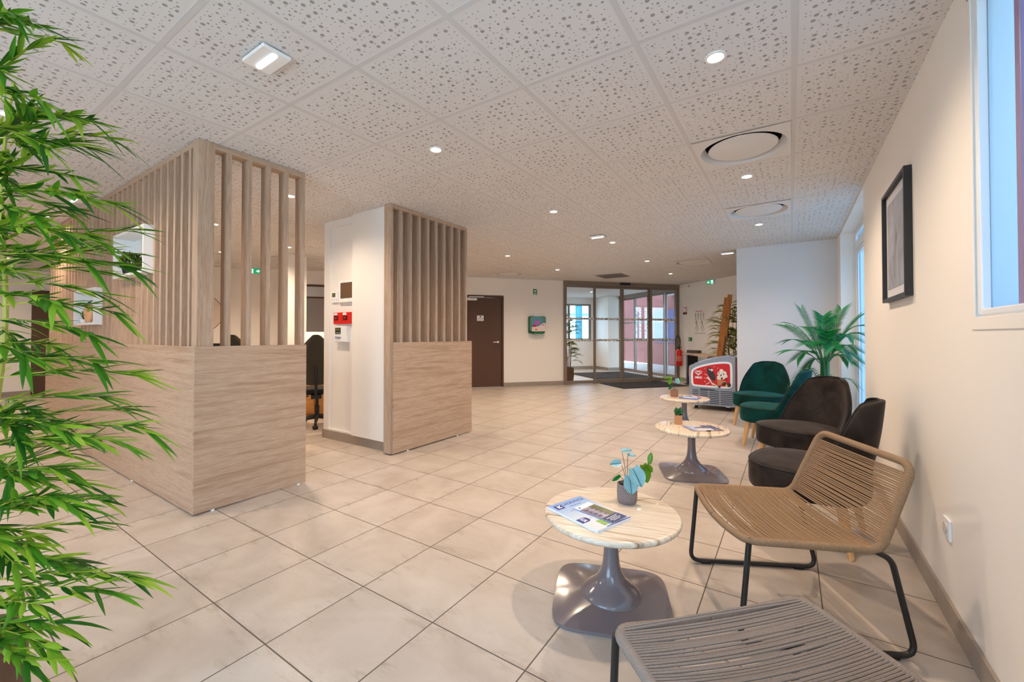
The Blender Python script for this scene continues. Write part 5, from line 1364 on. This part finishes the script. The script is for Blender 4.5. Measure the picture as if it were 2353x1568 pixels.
for k in range(4): MB().box(-.036 + (.01 if k % 2 else 0), -.062 - k*.009, zc, .036 - (.012 if k % 2 else 0), -.059 - k*.009, zc + .0002).obj('text_line', white_ink, t)
MB().prism([(-.040, .082), (-.028, .080), (-.026, .090), (-.036, .093)], zc, zc + .0003, 'z').obj('brand_mark', navy_ink, t)
text('séjour', .010, M('grey_ink', rgb(150, 152, 165), .5), t, (.0, .086, zc + .0002), (0, 0, 0), ext=.0001) if False else None

t = booklet('open_magazine', 'blue white magazine lying half under a leaflet on the middle table', 'magazine', (-.625, 3.885, TZ), math.radians(38), .200, .262, .007, grad_cover('blue_white_collage_cover', [(0, rgb(90, 130, 210)), (.22, rgb(214, 224, 240)), (.5, rgb(226, 224, 236)), (.75, rgb(92, 88, 140)), (1, rgb(70, 78, 130))], 0, -.13, .13, 60, rgb(180, 186, 214), .56), pages=M('orange_edge_paper', rgb(214, 176, 150), .6))
MB().box(-.02, -.1004, .0, .02, -.094, .0075).obj('black_tab', black_ink, t)
MB().box(.02, .02, .0070, .11, .085, .0073).obj('photo_print', grad_cover('violet_photo_print', [(0, rgb(70, 66, 118)), (1, rgb(120, 130, 170))], 0, 0, .12, 60, rgb(58, 56, 96), .5), t)
t = booklet('folded_leaflet', 'white leaflet with a dark photo lying on the blue white magazine, middle table', 'leaflet', (-.612, 3.862, TZ + .0076), math.radians(-58) + PI/2, .10, .125, .002, grad_cover('white_leaflet_cover', [(0, rgb(236, 236, 242)), (.5, rgb(226, 226, 236)), (.6, rgb(84, 82, 108)), (1, rgb(110, 112, 120))], 1, -.05, .05, 50, rgb(210, 210, 226), .6))
t = booklet('stacked_magazine', 'blue edged magazine lying lowest on the farthest table', 'magazine', (-1.055, 5.70, TZ), math.radians(-4), .21, .215, .010, grad_cover('deep_blue_cover', [(0, rgb(30, 80, 160)), (.5, rgb(190, 205, 235)), (1, rgb(90, 110, 180))], 0, -.1, .1, 60, rgb(224, 228, 240), .55), pages=M('blue_edge_paper', rgb(74, 110, 190), .5))
t = booklet('top_brochure', 'pale brochure with a red photo lying on the blue edged magazine, farthest table', 'brochure', (-1.045, 5.745, TZ + .0107), math.radians(14), .15, .20, .006, grad_cover('pale_red_cover', [(0, rgb(224, 214, 222)), (.5, rgb(90, 84, 96)), (.7, rgb(206, 200, 210)), (1, rgb(176, 60, 80))], 0, -.1, .1, 60, rgb(220, 216, 222), .58))

# ================================================================== PALM
t = thing('potted_palm', 'green artificial palm with arching fronds standing in the window recess', 'plant', (.335, 6.20, 0))
MB().lathe([(.001, 0), (.115, 0), (.14, .24), (.128, .245), (.122, .215), (.001, .215)], 30, cap=False).obj('pot', M('white_plant_pot', rgb(220, 218, 214), .4), t, smooth=True, ang=50)
MB().lathe([(.001, .218), (.123, .216)], 24, cap=False).obj('soil', soil_m, t)
rg = random.Random(5)
tr = MB()
for k in range(7):
    a = 2*PI*k/7; tr.tube([(.022*math.cos(a), .022*math.sin(a), .2), (.026*math.cos(a), .026*math.sin(a), .55), (.03*math.cos(a), .03*math.sin(a), .80), (.04*math.cos(a), .04*math.sin(a), .93)], [.026, .022, .016, .006], 8)
tr.obj('trunk', palm_stem, t, smooth=True)
def frond(c0, c1, c2, n=19, ll=.15, seed=0):
    """quadratic rachis c0-c1-c2 with leaflets on both sides"""
    rng = random.Random(seed); c0, c1, c2 = Vector(c0), Vector(c1), Vector(c2)
    pts = [c0*(1-u)**2 + c1*2*u*(1-u) + c2*u*u for u in [k/16 for k in range(17)]]
    rb = MB().tube(pts, [.005*(1 - .8*k/16) + .0008 for k in range(17)], 6)
    lf = MB()
    for i in range(n):
        u = .30 + .70*(i + .5)/n; q = c0*(1-u)**2 + c1*2*u*(1-u) + c2*u*u; tg = ((c1-c0)*(1-u) + (c2-c1)*u).normalized()
        side = tg.cross(Vector((0, 0, 1)));
        if side.length < .05: side = Vector((1, 0, 0))
        side.normalize(); up = side.cross(tg).normalized()
        for s_ in (-1, 1):
            k = math.sin(PI*min(1, .12 + .88*(1 - (u-.3)/.7*.62))) ; L_ = ll * (.55 + .55*k) * rng.uniform(.9, 1.1)
            ax = (tg*(.75 + .5*(u-.3)) + side*s_*1.0 + up*.12).normalized()
            leaf_strip(lf, q, ax, ax.cross(up).normalized(), L_, .0115, .22, 4)
    rb.obj('frond_stem', palm_stem, t, smooth=True, fix=False); lf.obj('frond', palm_leaf, t, fix=False)
FR = [(-.53, -.10, 1.31, 1.22), (-.12, .22, 1.52, 1.22), (.22, .02, 1.50, 1.26), (.36, -.16, 1.42, 1.24), (-.42, .10, 1.00, 1.08), (-.36, -.22, 1.10, 1.22), (.34, .16, 1.18, 1.26),
      (.30, -.34, 1.20, 1.30), (.05, -.36, 1.16, 1.34), (-.14, -.32, 1.05, 1.28), (.10, .40, 1.30, 1.28), (-.22, .36, 1.12, 1.22), (.20, -.24, .92, 1.12), (.30, .02, .88, 1.08), (-.20, .02, .80, 1.02), (.02, .05, 1.42, 1.25), (-.30, .20, 1.34, 1.30), (-.10, -.20, 1.24, 1.24), (.20, .20, 1.40, 1.25), (.36, -.02, 1.02, 1.20), (-.34, -.02, .92, 1.14), (.08, -.30, .96, 1.20), (.33, -.2, 1.30, 1.30)]
for i, (r_, f_, z2, z1) in enumerate(FR):
    a = Vector(cr(r_, f_, 0)); a.x = min(a.x, .33 if a.y > -1.2 else .18)
    frond((a.x*.04, a.y*.04, .82), (a.x*.45, a.y*.45, z1), (a.x, a.y, z2), 30, .150, i)
for i, (r_, f_, z2, z1) in enumerate([(-.36, -.10, .74, .98), (-.30, .16, .60, .86), (.30, -.10, .60, .84), (.16, .22, .62, .86)]):
    a = Vector(cr(r_, f_, 0)); a.x = min(a.x, .32)
    frond((a.x*.05, a.y*.05, .45), (a.x*.5, a.y*.5, z1), (a.x, a.y, z2), 14, .13, 40+i)

# ================================================================== FOREGROUND BAMBOO
BX, BY = -2.05, .13
t = thing('potted_bamboo', 'tall bright green artificial bamboo filling the left edge of the picture, nearest the camera', 'plant', (BX, BY, 0))
MB().lathe([(.001, 0), (.125, 0), (.150, .14), (.142, .28), (.130, .28), (.128, .25), (.001, .25)], 36, cap=False).obj('pot', M('brown_planter', rgb(96, 66, 48), .5, var=.2, scale=12), t, smooth=True, ang=50)
MB().lathe([(.001, .255), (.129, .253)], 24, cap=False).obj('soil', soil_m, t)
BR = [(2.088, -1.596, 0.263, 2.034), (2.114, -1.502, 0.183, 1.97), (1.97, -1.606, 0.176, 1.856), (1.878, -1.63, 0.341, 1.825), (1.904, -1.498, 0.249, 1.775), (1.772, -1.624, 0.407, 1.744), (1.812, -1.561, 0.269, 1.672), (1.681, -1.549, 0.338, 1.628), (1.628, -1.617, 0.474, 1.584), (1.589, -1.41, 0.312, 1.552), (1.523, -1.604, 0.424, 1.466), (1.47, -1.36, 0.287, 1.442), (1.405, -1.474, 0.453, 1.39), (1.418, -1.45, 0.348, 1.387), (1.352, -1.692, 0.428, 1.322), (1.286, -1.516, 0.427, 1.254), (1.234, -1.442, 0.357, 1.188), (1.286, -1.334, 0.247, 1.272), (1.05, -1.46, 0.467, 1.095), (1.089, -1.433, 0.364, 1.137), (0.984, -1.661, 0.454, 1.019), (0.892, -1.436, 0.486, 0.939), (0.853, -1.387, 0.398, 0.926), (0.945, -1.347, 0.304, 0.946), (0.761, -1.599, 0.317, 0.849), (0.656, -1.492, 0.33, 0.761), (0.629, -1.275, 0.233, 0.868), (0.458, -1.475, 0.466, 0.524), (0.445, -1.409, 0.39, 0.534), (0.537, -1.708, 0.37, 0.522), (0.314, -1.578, 0.339, 0.421), (0.261, -1.482, 0.283, 0.401), (0.183, -1.472, 0.23, 0.392), (1.155, -1.735, 0.341, 1.168), (1.575, -1.455, 0.223, 1.473), (0.577, -1.597, 0.262, 0.648), (0.38, -1.453, 0.239, 0.563)]
rg = random.Random(21)
cm = MB(); st = MB(); lf = MB()
CU = []
for k, (a, l_) in enumerate(((.3, .05), (1.6, .07), (2.9, .10), (4.1, .08), (5.3, .06))):
    b0 = Vector((.045*math.cos(a), .045*math.sin(a), .25)); b1 = Vector((l_*math.cos(a)*1.4, l_*math.sin(a)*1.4, 2.12 - .12*k))
    pts = [b0.lerp(b1, i/14) + Vector((.012*math.sin(i*.9 + k), .012*math.cos(i*.7 + k), 0)) for i in range(15)]
    cm.tube(pts, [.0105 - .0005*i for i in range(15)], 8); CU.append((b0, b1))
for (z0, x, y, z) in BR:
    tip = Vector((x - BX, y - BY, z)); z0 = max(.34, z0)
    b0, b1 = min(CU, key=lambda c: (c[0].lerp(c[1], .5).xy - tip.xy).length + rg.uniform(0, .08)); u = (min(z0, b1.z) - b0.z)/(b1.z - b0.z)
    s0 = b0.lerp(b1, max(0.02, min(1, u)))
    L_ = (tip - s0).length
    tipb = s0 + (tip - s0) * (1 - .13/max(.3, L_))
    branch(st, lf, s0, tipb, rg, .115, .0150, .08, .0030, max(4, int(L_/.055)), .22, True, 3)
for i in range(24):     # the rest of the crown, other sides
    b0, b1 = rg.choice(CU); u = rg.uniform(.12, 1); s0 = b0.lerp(b1, u); a = math.radians(rg.uniform(105, 285)) ; l_ = rg.uniform(.22, .46)*(1.1 - .35*u)
    branch(st, lf, s0, s0 + Vector((math.cos(a)*l_, math.sin(a)*l_, rg.uniform(-.05, .18))), rg, .11, .0150, .08, .0030, 5, .2, True, 3)
for i in range(64):     # shorter side shoots that thicken the crown towards the room
    b0, b1 = rg.choice(CU); u = rg.uniform(.10, .93); s0 = b0.lerp(b1, u); a = math.radians(rg.uniform(-25, 75)); l_ = rg.uniform(.12, .34)
    branch(st, lf, s0, s0 + Vector((math.cos(a)*l_, math.sin(a)*l_, rg.uniform(-.06, .12))), rg, .11, .0145, .08, .0028, 5, .25, True, 3)
cm.obj('culms', culm_m, t, smooth=True, fix=False); st.obj('branches', culm_m, t, smooth=True, fix=False); lf.obj('foliage', bamboo_leaf, t, smooth=True, fix=False, ang=50)
